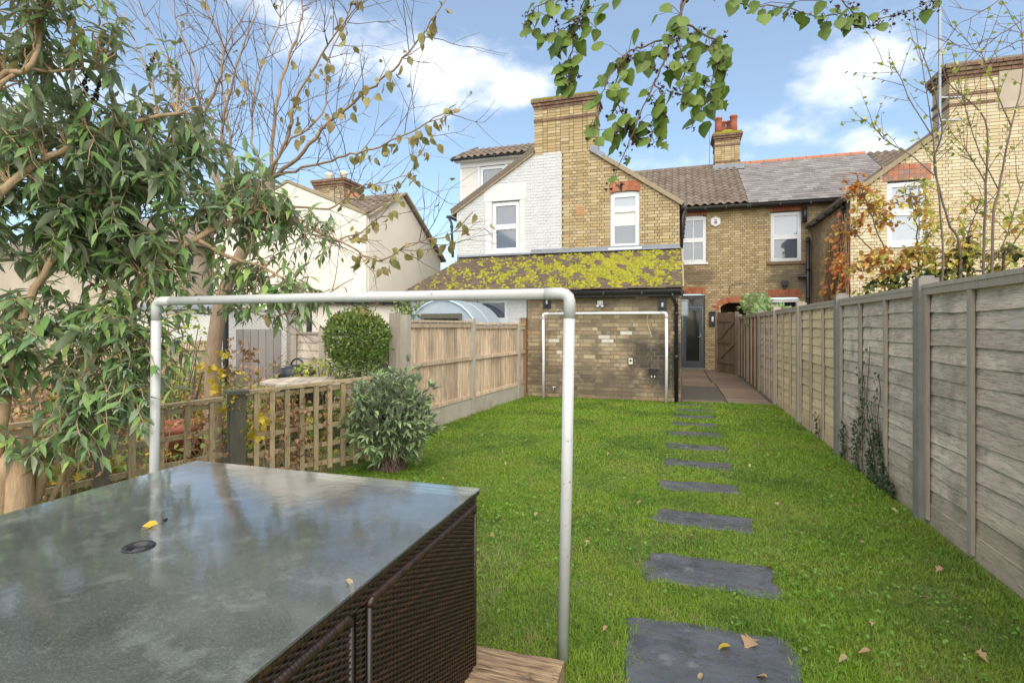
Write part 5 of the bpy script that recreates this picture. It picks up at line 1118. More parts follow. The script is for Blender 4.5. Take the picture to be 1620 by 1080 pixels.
for c in ((-2.853, 1.936, 2.554), (-2.908, 1.918, 2.603), (-2.967, 2.319, 2.9), (-2.831, 1.942, 2.771)):
    for k in range(60): t = random.random(); p = Vector(c)+Vector((.05*t, 0, .10*(t-.5)))+rv(.014*(1.2-t)); fls.box(p, (.008, .008, .008), Euler((k, k*2, k*3)).to_matrix())
fls.obj('seed_spikes', m_lf_dark, bud, kind='stuff')

# --- bare tree with a few yellow leaves
bt = thing('bare_tree', 'nearly bare tree with thin spreading branches and a few yellowing leaves', 'tree', (-4.201, 3.923, -0.059))
TZ5 = lambda px, py, dz=0.0: None
b = MB(); trunk = branch(b, [(-4.207, 3.921, -0.077), (-4.201, 3.923, 0.613), (-4.195, 3.925, 1.092), (-4.115, 3.95, 1.632), (-3.869, 4.027, 2.201), (-3.703, 4.079, 2.531), (-3.681, 4.086, 2.747)], .082, .042, 12, 4, .004); b.obj('trunk', m_bark_tan, bt, True)
BR = [[(428,284,5), (437,167,5), (460,87,5.1), (477,30,5.1), (480,-20,5.1)], [(428,284,5), (433,262,4.9), (457,213,4.8), (467,160,4.7), (500,100,4.6), (545,35,4.5), (560,-10,4.5)], [(424,320,5), (372,262,5.2), (360,190,5.2), (353,85,5.3), (400,0,5.4)], [(424,320,5), (353,233,4.8), (367,133,4.7), (410,7,4.6)],
      [(395,375,5), (320,247,5.1), (317,167,5.2), (300,87,5.2), (260,-10,5.3)], [(395,375,5), (313,213,4.8), (333,160,4.8), (353,87,4.7), (320,-10,4.7)], [(372,262,5.2), (320,190,5.3), (285,135,5.4), (213,0,5.5)], [(428,284,5), (480,240,4.8), (530,185,4.7), (575,150,4.6), (620,110,4.5), (665,58,4.4), (708,-5,4.3)],
      [(428,284,5), (490,262,4.9), (545,247,4.8), (590,235,4.7), (640,212,4.6), (680,192,4.5), (722,165,4.4)], [(424,320,5), (470,345,4.9), (555,392,4.8), (600,411,4.7), (650,386,4.6), (711,372,4.5), (748,335,4.4)], [(424,320,5), (500,375,5.1), (560,372,5.2), (610,330,5.2), (660,250,5.2), (690,210,5.2)],
      [(428,284,5), (400,225,5.3), (405,130,5.5), (440,40,5.6), (450,-20,5.6)], [(428,284,5), (452,230,5.2), (510,180,5.3), (520,90,5.4), (575,0,5.5)], [(395,375,5), (300,310,4.7), (255,230,4.6), (240,130,4.5), (195,20,4.5)], [(424,320,5), (520,330,5.3), (560,300,5.4), (600,290,5.4), (655,275,5.4)], [(350,470,5), (420,500,4.9), (480,485,4.8), (560,440,4.8)]]
def Pw(px, py, zc): r = (px-810)/834; v = -(py-517)/834; return Vector(((CA*r-SA)*zc, (CA+SA*r)*zc, 1.35+v*zc))
tips, nodes, items = [], [], []; tw = MB(); qs = []
for i, s_ in enumerate(BR):
    b = MB(); r0 = .019 if i < 8 else .013; q = branch(b, [Pw(*p) for p in s_], r0, .004, 6, 5, .012); b.obj('branch', m_bark_tan, bt, True); qs.append(q)
    for k in range(15 if i < 7 or i > 10 else 10):
        j = random.randint(3, len(q)-2); t = (q[j+1]-q[j]).normalized(); side = t.cross(rv(1)).normalized()
        twigs(tw, q[j], t*.8+side, random.uniform(.25, .6), .0048, 1, tips, .7, 3, .12, .16, 3, nodes)
tw.obj('twigs', m_bark_dark, bt, True, 'stuff')
LY = lset('oval', m_lf_yel, 5, .35, .6)
for qi, q in enumerate(qs):
    dens = (.25, .8, .12, .2, .06, .06, 0, 1.2, 3.2, 2.2, 2.0, .2, .6, .05, 1.8, .5)[qi]; n = len(q)
    for j in range(int(n*.35), n-1):
        if random.random() < dens*.7:
            for _ in range(random.choice((1, 2, 2, 3))):
                p = q[j].lerp(q[j+1], random.random())+rv(.055)+Vector((0, 0, -.03)); items.append((p, rv(.7)+Vector((0, 0, -.9)), rv(1)+Vector((0, 0, .3)), random.uniform(.065, .11), None))
for p, d in random.sample(tips, int(len(tips)*.10)): items.append((p, d*.4+rv(.5)+Vector((0, 0, -.9)), rv(1), random.uniform(.05, .09), None))
leaves(bt, items, LY, 300)

# --- clipped round bush
tp = thing('clipped_bush', 'round clipped evergreen bush on a short trunk before the dark fence', 'bush', (-3.62, 5.42, 0))
C0 = Vector((-3.621, 5.415, 1.223)); items = []
LT = lset('oval', m_lf_top, 4, .2, .3) + lset('oval', m_lf_toptip, 2)
for _ in range(5200):
    v = rv(1)
    if v.length < .05: continue
    v.normalize(); lump = 1+.06*math.sin(v.x*9+1)*math.sin(v.z*8)+.05*math.sin(v.y*13+v.z*6); rr = .375*lump*(random.random()**.22)
    if v.z < -.75 and random.random() < .6: continue
    p = C0+Vector((v.x*rr, v.y*rr, v.z*rr*.92)); items.append((p, v+rv(.9)+Vector((0, 0, .35)), v+rv(.5), random.uniform(.028, .046), random.choice((4, 5)) if v.z > .55 and random.random() < .4 else random.randrange(4)))
for _ in range(1900):  # leaf skirt added in place of the dark shadow below the ball
    v = rv(1)
    if v.length > 1 or v.length < .3: continue
    items.append((C0+Vector((v.x*.33+.02, v.y*.30, v.z*.22-.33)), v+rv(.9)+Vector((0, 0, .2)), v+rv(.6), random.uniform(.028, .05), random.randrange(4)))
for _ in range(26):
    v = (rv(1)+Vector((0, -.2, .5))).normalized()
    for k in range(5): items.append((C0+v*(.36+.018*k)+rv(.006), v+rv(.8), v+rv(.5), random.uniform(.025, .04), random.choice((0, 1, 4, 5))))
leaves(tp, items, LT, 0)
b = MB(); b.tube([(C0.x, C0.y, 0), (C0.x+.02, C0.y, .5), C0], [.045, .04, .03], 8)
for k in range(14): v = rv(1).normalized(); b.tube([C0, C0+v*.2+Vector((0, 0, .03)), C0+v*.33], [.014, .008, .003], 4, False)
b.obj('trunk', m_bark_dark, tp, True)
# --- sage-like grey green bush in front of the trellis end
sg = thing('sage_bush', 'bushy grey green sage spilling over the lawn end of the trellis', 'bush', (-2.62, 4.45, 0))
items = []; tw = MB(); C1 = Vector((-2.60, 4.42, 0)); sgs = []
LSg = lset('lance', m_lf_sage, 6, .3, .35)
for k in range(250):
    v = blob_points((0, 0, 0), (1, 1, 1), 1, .62)[0]; lob = 1+.16*math.sin(3*math.atan2(v.y, v.x)+1)+.10*math.sin(v.z*7+v.x*4); tip = C1 + Vector((v.x*.42*lob, v.y*.34*lob, 0.53+v.z*.43*lob))
    base = C1+Vector((random.uniform(-.12, .12), random.uniform(-.1, .1), 0)); q = bezier([base, base.lerp(tip, .55)+Vector((0, 0, .08)), tip], 5, .008); tw.tube(q, taper(len(q), .006, .002), 4, False)
    for i in range(4, len(q)):
        for _ in range(3): items.append((q[i]+rv(.012), (q[i]-q[i-1]).normalized()*.5+rv(.9)+Vector((0, 0, .1)), Vector((0, 0, 1))+rv(.5), random.uniform(.065, .115), None))
    for _ in range(6): items.append((tip, (q[-1]-q[-2]).normalized()+rv(.6), Vector((0, 0, 1))+rv(.5), random.uniform(.06, .105), None))
tw.obj('stems', m_bark_dark, sg, True, 'stuff'); leaves(sg, items, LSg, 300)

# --- climber remains on the trellis
cm = thing('climbing_plant', 'withered brown climber with bright yellow leaves over the trellis post', 'climber', (-3.47, 3.5, 0)); tw = MB(); items = []
LC = lset('star', m_lf_dead, 3, .5, .9) + lset('star', m_lf_gold, 3, .3, .5)
def on_trellis(t, z, e=.03): a, b_ = (Vector((-3.40, 3.52, z)), Vector((-2.80, 4.46, z))) if t > 0 else (Vector((-3.50, 3.36, z)), Vector((-3.92, 1.75, z))); d = (b_-a); n_ = Vector((d.y, -d.x, 0)).normalized()*(1 if t > 0 else -1); return a+d*abs(t)+n_*random.uniform(-.01, e)
for t in (.14, .22, .34, .36, .40, .55, -.05, -.12, -.18, -.3, -.45, -.6):
    q = bezier([on_trellis(t+random.uniform(-.06, .06), z) for z in (0, .2, .4, .6, random.uniform(.62, .8))], 4, .012); tw.tube(q, .003, 4, False)
    dn = 3 if t in (.22, .36, .34) else 1
    for v in q:
        for _ in range(dn*2): items.append((v+rv(.03), rv(1)+Vector((0, 0, -.6)), rv(1), random.uniform(.025, .05), random.randrange(3)))
for c, n in (((-3.255, 3.434, 0.519), 16), ((-3.206, 3.449, 0.621), 14), ((-3.574, 3.386, 0.716), 14), ((-3.611, 3.27, 0.655), 12), ((-3.839, 3.618, 0.947), 14), ((-3.879, 3.71, 1.108), 10), ((-3.886, 3.603, 0.809), 8), ((-3.451, 3.425, 0.757), 10), ((-4.114, 3.793, 0.984), 8)):
    for _ in range(n): items.append((Vector(c)+rv(.06), rv(.8)+Vector((0, 0, -.7)), rv(1)+Vector((0, -.5, .5)), random.uniform(.035, .065), random.choice((3, 4, 5))))
for c, n in (((-3.792, 3.947, 1.097), 40), ((-3.921, 3.906, 1.185), 14), ((-3.621, 3.791, 0.939), 16), ((-3.896, 3.809, 0.93), 14)):
    for _ in range(n): items.append((Vector(c)+rv(.07), rv(.8)+Vector((0, 0, -.5)), rv(1), random.uniform(.03, .055), random.choice((0, 1, 2))))
tw.tube(bezier([(-3.401, 3.44, 0.716), (-3.544, 3.71, 0.892), (-3.748, 3.908, 1.1), (-3.859, 3.978, 1.273)], 4, .01), .004, 4); tw.obj('vine_stems', m_lf_dead, cm, True, 'stuff'); leaves(cm, items, LC, 220)

# --- weeds, dead stems and low growth of the neighbouring garden
items = []; tw = MB(); LWd = lset('lance', m_lf_weed, 3, .3, .5) + lset('round', m_lf_weed, 2) + lset('lance', m_lf_dead, 2, .4, .8) + lset('star', m_lf_gold, 1)
def inside_left(x, y): return x < (-4.0+.24*(y-1.75) if y < 3.5 else (-3.45+.6*(y-3.5)*.9 if y < 4.6 else -3.3)) - .12
cnt = 0
while cnt < 900:
    y = random.uniform(1.9, 9.0); x = random.uniform(-9.2, -3.0)
    if not inside_left(x, y): continue
    if screen((x, y, .3))[0] < 2.2: continue
    cnt += 1; h = random.uniform(.12, .55)*(1.25 if x > -5.5 else 1.5); base = Vector((x, y, -.02)); q = bezier([base, base+Vector((0, 0, h*.5))+rv(.05), base+Vector((0, 0, h))+rv(.14)], 4); dead = random.random() < (.55 if x < -4.8 else .3)
    tw.tube(q, .0035, 3, False)
    for v in q[1:]:
        for _ in range(4): items.append((v+rv(.05), rv(1)+Vector((0, 0, .2)), Vector((0, 0, 1))+rv(.6), random.uniform(.04, .11), random.choice((5, 6)) if dead and random.random() < .8 else random.choice((0, 1, 2, 3, 4, 0, 1, 2, 7))))
for o in leaves(None, items, LWd, 0, rest='undergrowth'): pass
st_ = tw.obj('dead_stems', m_lf_dead, None, True, 'stuff')
# red brown dead bush at the far left, pale yellow-green shrubs between the stems
for lab, c, r_, lm, n, ln in (('dead russet shrub behind the left trellis, under the dark leaves', (-5.117, 3.008, 0.701), (.55,.4,.32), m_lf_dead, 500, .05), ('yellow green shrub seen between the tan stems and the goal post', (-6.181, 4.56, 1.03), (.6,.5,.55), m_lf_lime, 520, .06),
                          ('golden leaved shrub right of the goal upright', (-5.038, 4.29, 1.061), (.22,.3,.55), m_lf_lime, 300, .05), ('low bright green plant behind the round table', (-4.277, 5.576, 0.772), (.42,.2,.16), m_lf_lime, 260, .05), ('small dark green bush beside the polytunnel', (-4.586, 8.414, 1.699), (.35,.3,.3), m_lf_top, 220, .07)):
    sh_ = thing('garden_shrub', lab, 'shrub', (c[0], c[1], 0)); tw = MB(); items = []
    LL = lset('oval', lm, 4)
    for k in range(26):
        tip = blob_points(c, r_, 1, .3)[0]; base = Vector((c[0]+random.uniform(-.1, .1), c[1]+random.uniform(-.1, .1), 0)); tw.tube(bezier([base, base.lerp(tip, .5)+rv(.05), tip], 4), .006, 4, False)
    tw.obj('stems', m_bark_dark, sh_, True, 'stuff')
    for p in blob_points(c, r_, n): items.append((p, rv(1), Vector((0, 0, 1))+rv(.8), ln*random.uniform(.6, 1.3), None))
    leaves(sh_, items, LL, 0)

# --- shrubs over the right-hand fence
yt = thing('young_tree', 'tall slender young tree with thin upright stems and small yellow green leaves behind the fence', 'tree', (3.0, 5.8, 0))
YS = [[(1485,860,5.4), (1488,520,5.4), (1492,400,5.4), (1482,280,5.4), (1470,170,5.4), (1445,25,5.4)], [(1500,860,5.4), (1520,430,5.5), (1500,350,5.5), (1478,260,5.5), (1490,200,5.4), (1462,90,5.4), (1440,60,5.4)], [(1560,860,5.3), (1556,430,5.3), (1560,290,5.3), (1558,190,5.3), (1500,130,5.3), (1490,80,5.3)], [(1565,860,5.3), (1570,390,5.2), (1580,300,5.2), (1600,200,5.2), (1618,120,5.2), (1615,20,5.2)],
      [(1482,280,5.4), (1440,245,5.5), (1405,225,5.6), (1375,195,5.6), (1362,188,5.6)], [(1475,215,5.4), (1440,160,5.5), (1420,115,5.5), (1385,98,5.5)], [(1556,430,5.3), (1590,380,5.2), (1615,300,5.1), (1650,220,5.1)], [(1560,290,5.3), (1530,240,5.3), (1505,210,5.3)], [(1580,300,5.2), (1545,230,5.2), (1520,140,5.2), (1505,75,5.2)], [(1600,200,5.2), (1570,130,5.2), (1545,60,5.2)]]
items = []; tw = MB(); tips = []; LLm = lset('oval', m_lf_lime, 5, .3, .4); qy = []
for i, s_ in enumerate(YS):
    b = MB(); r0 = .016 if i < 4 else .007; q = branch(b, [Pw(*p) for p in s_], r0, .0025, 6, 6, .003); b.obj('stem', m_bark_dark, yt, True); qy.append(q)
    for k in range(9):
        j = random.randint(len(q)//3, len(q)-2); t = (q[j+1]-q[j]).normalized(); nd = []
        twigs(tw, q[j], t+t.cross(rv(1)).normalized()*.9, random.uniform(.2, .5), .004, 0, tips, .6, 2, .15, .12, 3, nd)
        for p, d, _ in nd[1:]:
            if random.random() < .75: items.append((p, d+rv(.9)+Vector((0, 0, -.3)), Vector((0, 0, 1))+rv(.7), random.uniform(.035, .06), None))
    for v in q[len(q)//3:]:
        if random.random() < (.85 if i > 3 else .55): items.append((v+rv(.015), rv(1)+Vector((0, 0, -.2)), Vector((0, 0, 1))+rv(.7), random.uniform(.035, .06), None))
tw.obj('twigs', m_bark_dark, yt, True, 'stuff'); leaves(yt, items, LLm, 300)
au = thing('autumn_shrub', 'autumn coloured shrub with red, orange and yellow leaves leaning over the grey fence', 'shrub', (2.6, 6.2, 0))
AS = [[(1430,800,6.2), (1425,480,6.2), (1400,400,6.3), (1375,330,6.4), (1355,275,6.4)], [(1440,800,6.2), (1440,470,6.2), (1385,400,6.5), (1350,370,6.7), (1318,345,6.9)], [(1450,800,6.0), (1455,460,6.0), (1450,360,6.0), (1440,300,6.0)], [(1520,800,5.6), (1515,450,5.6), (1530,380,5.6), (1545,330,5.6)], [(1580,800,5.4), (1585,440,5.4), (1600,390,5.3), (1640,340,5.3)], [(1430,800,6.2), (1400,450,6.5), (1365,430,6.8), (1340,415,7.0)], [(1500,800,5.8), (1480,440,5.8), (1465,380,5.8)]]
items = []; tw = MB(); stems = []; LA = lset('oval', m_lf_autumn, 6, .3, .5) + lset('round', m_lf_red, 3, .3, .4) + lset('oval', m_lf_lime, 3) + lset('round', m_lf_ivy, 2)
for s_ in AS: b = MB(); stems.append(branch(b, [Pw(*p) for p in s_], .014, .004, 6, 5, .012)); b.obj('stem', m_bark_dark, au, True)
A6 = [0,1,2,3,4,5]; 
for c, r_, n, pk in (((2.615, 7.317, 2.815), (.42,.3,.26), 40, [2,4,5,9,10,11,0]), ((2.939, 6.789, 2.471), (.40,.3,.26), 34, [2,4,5,9,10,11]), ((2.333, 7.543, 2.729), (.36,.3,.32), 52, [0,1,2,3,6,7,8]), ((2.072, 7.461, 3.041), (.22,.2,.22), 22, [6,7,8,0,1]), ((2.331, 7.228, 2.034), (.45,.3,.22), 95, A6+[6,7]), ((2.081, 7.883, 2.318), (.22,.2,.36), 26, [6,7,8,0]), ((2.712, 6.928, 2.094), (.45,.3,.24), 110, A6+[9,10,11]), ((2.645, 6.907, 2.65), (.30,.3,.24), 26, A6), ((3.138, 6.747, 2.023), (.42,.3,.16), 85, [2,4,5,9,10,11,12,13]), ((3.266, 6.683, 2.367), (.25,.3,.22), 16, [9,10,5]), ((2.26, 7.206, 1.774), (.35,.2,.10), 40, [9,10,12,13]), ((2.712, 6.928, 1.885), (.6,.2,.09), 46, [12,13,9,10])):
    for p in blob_points(c, r_, int(n*.72)): leafy_twig(tw, stems, p, items, .064, random.randint(2, 4), .3, .004, .05, pick=pk, share=.75)
tw.obj('twigs', m_bark_dark, au, True, 'stuff'); leaves(au, items, LA, 300)
cr = thing('wall_creeper', 'creeper with bare brown stems and orange leaves on the corner of the gable house', 'creeper', (3.75, 14.4, 0)); tw = MB(); items = []; LR = lset('round', m_lf_red, 4, .3, .5)
for k in range(120):
    y = random.uniform(13.95, 15.8); z0 = random.uniform(2.2, 4.3-abs(y-14.3)*.5); p = Vector((3.76+random.uniform(-.05, .02), y, z0)); q = [p]
    for _ in range(7): q.append(q[-1]+Vector((random.uniform(-.03, .03), random.uniform(-.08, .08), -random.uniform(.1, .28))))
    tw.tube([v if v.x < 3.81 else Vector((3.79, v.y, v.z)) for v in q if v.z > .3], .008, 3, False)
    for v in q:
        if random.random() < (.22 if y < 14.6 else .05): items.append((v+Vector((-.05, 0, 0))+rv(.06), Vector((-.6, -.3, -.8))+rv(.6), Vector((-1, -.5, .3))+rv(.4), random.uniform(.08, .15), None))
tw.obj('vine_stems', m_lf_dead, cr, True, 'stuff'); leaves(cr, items, LR, 150)
iv = thing('ivy', 'pale leaved ivy heaped over the far end of the fence by the gate', 'ivy', (1.85, 13.6, 0)); items = []; LI = lset('ivy', m_lf_ivyvar, 4); tw = MB()
for c, r_, n in (((1.839, 14.2, 1.927), (.38,.7,.30), 420), ((2.041, 13.215, 1.738), (.40,.7,.17), 260), ((1.765, 14.176, 1.459), (.18,.6,.32), 160)):
    for p in blob_points(c, r_, n): items.append((p, rv(1)+Vector((-.2, -.3, -.4)), Vector((-.4, -.6, .6))+rv(.5), random.uniform(.06, .11), None))
for k in range(14): z = random.uniform(.0, .3); tw.tube(bezier([(1.78, 12.5+k*.17, 0), (1.75, 12.5+k*.17+random.uniform(-.2, .2), .9), (1.80+rv(.1).x, 12.5+k*.17, 1.7)], 4, .02), .012, 4)
tw.obj('stems', m_bark_dark, iv, True, 'stuff'); leaves(iv, items, LI, 220)
iv = thing('ivy', 'dark ivy strands climbing the grey fence panel from the lawn edge', 'ivy', (1.62, 5.5, 0)); items = []; tw = MB(); LI = lset('ivy', m_lf_ivy, 4)
for y0, h, n in ((5.75, .5, 2), (5.62, .95, 3), (5.48, 1.18, 2), (5.38, .7, 3), (5.28, .5, 2), (5.18, .95, 2), (5.10, .45, 3), (4.95, .12, 2), (6.22, .35, 2), (7.2, .3, 1)):
    q = bezier([(1.645, y0, -.02)]+[(1.642, y0+random.uniform(-.09, .09), h*(k+1)/5) for k in range(5)], 5, .006); tw.tube(q, .0035, 4, False)
    for v in q:
        f = 1-.75*(v.z/1.2)
        for _ in range(n*2):
            if random.random() < f: items.append((Vector((1.632-random.random()*.02, v.y+random.gauss(0, .035), v.z+random.gauss(0, .025))), Vector((-.3, random.uniform(-1, 1), random.uniform(-1, .6))), Vector((-1, 0, .3))+rv(.4), random.uniform(.022, .045), None))
tw.obj('stems', m_bark_dark, iv, True, 'stuff'); leaves(iv, items, LI, 200)

# --- tree over the camera whose leafy twigs hang into the top of the view
ot = thing('overhanging_tree', 'tree whose hanging twigs with blotched green leaves dangle into the top of the view', 'tree', (1.3, -1.9, 0))
b = MB(); trunk = branch(b, [(1.3, -1.9, 0), (1.25, -1.85, 1.2), (1.1, -1.6, 2.3), (.9, -1.2, 3.1)], .12, .07, 10); b.obj('trunk', m_bark_dark, ot, True)
HB = [[(.9, -1.2, 3.1), (.5, -.2, 3.2), (.25, .8, 2.95), (0.061, 1.958, 2.696), (0.029, 1.948, 2.497)]]
HT = [[(1085,0,1.85), (1062,68,1.85), (1035,130,1.84), (1010,190,1.83), (985,250,1.82), (966,290,1.8)], [(1110,-60,1.9), (1000,-40,1.9), (930,-5,1.9), (915,30,1.9), (885,48,1.9), (868,62,1.9)], [(915,30,1.9), (905,80,1.9), (893,110,1.9), (905,122,1.9)], [(1080,0,1.86), (1070,50,1.86), (1020,72,1.85), (990,86,1.84), (965,122,1.82), (948,165,1.8), (940,215,1.78)],
      [(1078,30,1.86), (1110,53,1.9), (1138,72,1.92), (1132,112,1.92), (1120,150,1.92), (1104,190,1.92)], [(1070,60,1.86), (1085,110,1.8), (1075,140,1.8), (1105,160,1.8)], [(1110,-60,1.9), (1170,5,1.95), (1235,10,1.98), (1290,25,2.0), (1330,22,2.0), (1345,28,2.0)], [(1290,-70,2.0), (1340,10,2.0), (1365,25,2.0), (1400,28,2.0), (1445,15,2.05), (1490,-10,2.1)], [(930,-5,1.9), (890,-5,1.9), (850,12,1.9), (838,40,1.9)], [(1035,130,1.84), (1050,160,1.84), (1030,195,1.84), (1035,225,1.84)], [(990,86,1.84), (975,140,1.84), (985,180,1.84), (1000,205,1.84)],
      [(1700,-20,2.3), (1620,30,2.3), (1570,60,2.3), (1530,72,2.3), (1500,68,2.3)], [(1680,40,2.3), (1620,62,2.3), (1575,85,2.3), (1540,120,2.3)], [(1700,-60,2.3), (1600,-10,2.3), (1550,20,2.3), (1515,40,2.3)], [(1010,190,1.83), (990,196,1.83), (968,215,1.83)], [(1138,72,1.92), (1150,100,1.92), (1140,150,1.92)]]
hq = []
hb = MB(); branch(hb, HB[0], .05, .012, 8, 5, .01); branch(hb, [(.9, -1.2, 3.1), (1.3, .2, 3.3), (0.5, 2.253, 2.758)], .035, .010, 7, 5, .01); branch(hb, [(1.1, -1.6, 2.3), (2.3, -.4, 3.2), (1.654, 2.929, 2.941)], .035, .010, 7, 5, .01); branch(hb, [(0.061, 1.958, 2.696), (0.084, 2.017, 2.665)], .012, .010, 6); branch(hb, [(1.654, 2.929, 2.941), (1.654, 2.929, 2.831), (1.602, 2.912, 2.665)], .010, .007, 6); hb.obj('limb', m_bark_dark, ot, True)
items = []; tips = []; sd_items = []; tw = MB(); LH = lset('heart', m_lf_hang, 6, .22, .45) + lset('ivy', m_lf_hang, 2, .15, .2); LD = lset('star', m_lf_dark, 3, .6, 1.2)
for i, s_ in enumerate(HT):
    b = MB(); q = branch(b, [Pw(*p) for p in s_], .0042 if i in (0, 3, 4) else .0028, .0012, 6, 6, .004); b.obj('twig', m_bark_dark, ot, True); hq.append(q)
    bare = i in (11, 12, 13)
    dn = 0 if bare else (.22 if i in (0,) else (.25 if i == 7 else .85))
    for j in range(2, len(q)):
        t = (q[j]-q[j-1]).normalized()
        if random.random() < dn:
            pp = q[j]+rv(.008); sdv = t.cross(rv(1)).normalized(); pe = pp+sdv*random.uniform(.01, .03)+Vector((0, 0, -.01)); tw.tube([pp, pe], .0012, 3, False)
            items.append((pe, sdv*.5+rv(.35)+Vector((0, 0, -1.0)), Vector((-SA, -CA, .25))*-1+rv(.6), random.uniform(.038, .068), random.choice((0, 1, 2, 3, 4, 5, 0, 1, 2, 6))))
        if not bare and random.random() < .45 or (i == 7 and random.random() < .9):
            c = q[j]+rv(.03)+Vector((0, 0, -.02))
            tw.tube([q[j], c], .0010, 3, False)
            for _ in range(random.randint(3, 6)): sd_items.append((c+rv(.012), rv(1), rv(1), random.uniform(.008, .017), 8+random.randrange(3)))
        if bare and random.random() < .5: twigs(tw, q[j], t+t.cross(rv(1)).normalized()*.8, random.uniform(.06, .2), .0018, 1, tips, .6, 2, .0, .1, 3)
for px, py in ((862,38), (880,72), (908,70), (895,30), (950,35), (945,80), (1003,62), (1020,110), (1035,40), (1050,20), (1085,40), (1095,90), (1060,160), (1135,92), (1133,155), (1150,90), (1330,42), (1300,15), (1250,20), (1165,10), (1195,15), (985,105), (1015,205), (945,60), (1090,150), (1125,60), (955,20), (915,100), (1040,180), (1070,120), (840,20), (855,75), (875,20), (930,55)):
    p = Pw(px, py-14, random.uniform(1.74, 1.95)); a = near(hq, p); tw.tube([a, (a+p)/2+Vector((0, 0, .012)), p], .0012, 3, False)
    items.append((p, rv(.4)+Vector((0, 0, -1)), Vector((SA, CA, -.2))+rv(.6), random.uniform(.042, .072), random.choice((0, 1, 2, 3, 4, 5, 6))))
items += sd_items
tw.obj('leaf_stalks', m_bark_dark, ot, True, 'stuff'); leaves(ot, items, LH+LD, 300)
# crown above and behind the camera
ci = [(p, rv(1)+Vector((0, 0, -.6)), Vector((0, 0, 1))+rv(.6), random.uniform(.09, .15), None) for p in blob_points((1.0, -2.2, 3.9), (1.7, 1.4, .9), 350)]
leaves(ot, ci, LH[:6], 0, rest='crown')

# ---------------------------------------------------------------- fallen leaves
LF = lset('oval', m_lf_fallen, 4, .5, 1.1) + lset('star', m_lf_fallen, 3, .4, .9)
def fallen(p, s_, lab, grp=None, me=None):
    o = put('fallen_leaf', me or random.choice(LF), None, p, (random.uniform(-.25, .25), random.uniform(-.3, .3), random.uniform(0, 6.28)), (s_,)*3); return tag(o, lab, 'leaf', grp)
fpx = [(850,816), (930,861), (892,846), (940,932), (968,950), (1380,993), (1340,1048), (1215,768), (1300,745), (1365,865), (1400,860), (1310,855), (1215,722), (1470,955), (1490,905), (1545,1040), (1410,810), (1165,640), (1010,690), (870,700), (760,690), (725,672), (700,760), (660,735), (800,735), (965,720), (780,850), (1005,860), (1260,900), (1440,1000), (1350,790), (1120,1000), (960,1000), (990,760), (1230,800), (1290,930), (1515,1000), (640,705), (905,655), (1290,700)]
fpx += [(random.uniform(640, 1590), 660+400*random.random()**1.3) for _ in range(90)]
ORD = ('first', 'second', 'third', 'fourth', 'fifth', 'sixth', 'seventh', 'eighth', 'ninth', 'tenth', 'last'); used = set()
LBk = lset('oval', m_lf_dead, 2, .5, 1.1) + lset('star', m_lf_dead, 2, .4, .9)
for px, py in fpx:
    r_ = (px-810)/834; zc = 1.35/((py-517)/834); x, y = (CA*r_-SA)*zc, (CA+SA*r_)*zc
    if any(a-.05 < x < b_+.05 and c-.05 < y < d_+.05 for a, b_, c, d_, _ in STONES): continue
    k = min(range(len(STONES)), key=lambda i: abs((STONES[i][2]+STONES[i][3])/2-y))
    side = 'by the right fence at' if x > 1.15 else ('right of' if x > .15 else ('left of' if x > -.75 else ('well left of' if x > -1.7 else 'near the left fence at')))
    if (side, k) in used: side = side.replace('by the right fence', 'out from the right fence') if 'fence' in side else side.replace('right of', 'far right of').replace('left of', 'farther left of')
    if (side, k) in used: continue
    used.add((side, k)); pale, star = random.random() < .45, random.random() < .4
    me = random.choice(LF[4:] if star else LF[:4]) if pale else random.choice(LBk[2:] if star else LBk[:2])
    fallen((x, y, .028), random.uniform(.022, .046), f"{'pale' if pale else 'brown'} {'ragged' if star else 'oval'} leaf on grass {side} the {ORD[k]} stepping stone", 'fallen leaves scattered on the lawn', me)
LYl = leaf_mesh('oval', m_lf_gold, .3, .8); LBr = leaf_mesh('star', m_lf_fallen, .4, 1.0); LPl = leaf_mesh('oval', m_lf_fallen, .5, 1.2)
def stone_pt(px, py): r_ = (px-810)/834; zc = 1.345/((py-517)/834); return ((CA*r_-SA)*zc, (CA+SA*r_)*zc, .012)
fallen(stone_pt(1157,1024), .06, 'curled yellow leaf lying on the nearest stepping stone', None, LYl); fallen(stone_pt(1190,1012), .075, 'brown lobed leaf on the nearest stepping stone', None, LBr); fallen(stone_pt(1112,1068), .035, 'small pale leaf at the front of the nearest stepping stone', None, LPl); fallen(stone_pt(1214,1074), .045, 'pale leaf at the near right of the closest stepping stone', None, LPl); fallen(stone_pt(1216,897), .05, 'pale leaf at the corner of the second stepping stone', None, LPl)
def table_pt(px, py): r_ = (px-810)/834; zc = .6/((py-517)/834); return ((CA*r_-SA)*zc, (CA+SA*r_)*zc, .757)
fallen(table_pt(250,832), .062, 'yellow and brown leaf lying on the wet table top by the parasol hole', None, LYl); fallen(table_pt(258,826), .05, 'shrivelled dark leaf stalk lying against the yellow leaf on the table', None, leaf_mesh('lance', m_lf_dark, .5, .4)); fallen(table_pt(547,922), .028, 'tiny pale leaf on the table near its lawn side edge', None, LPl)

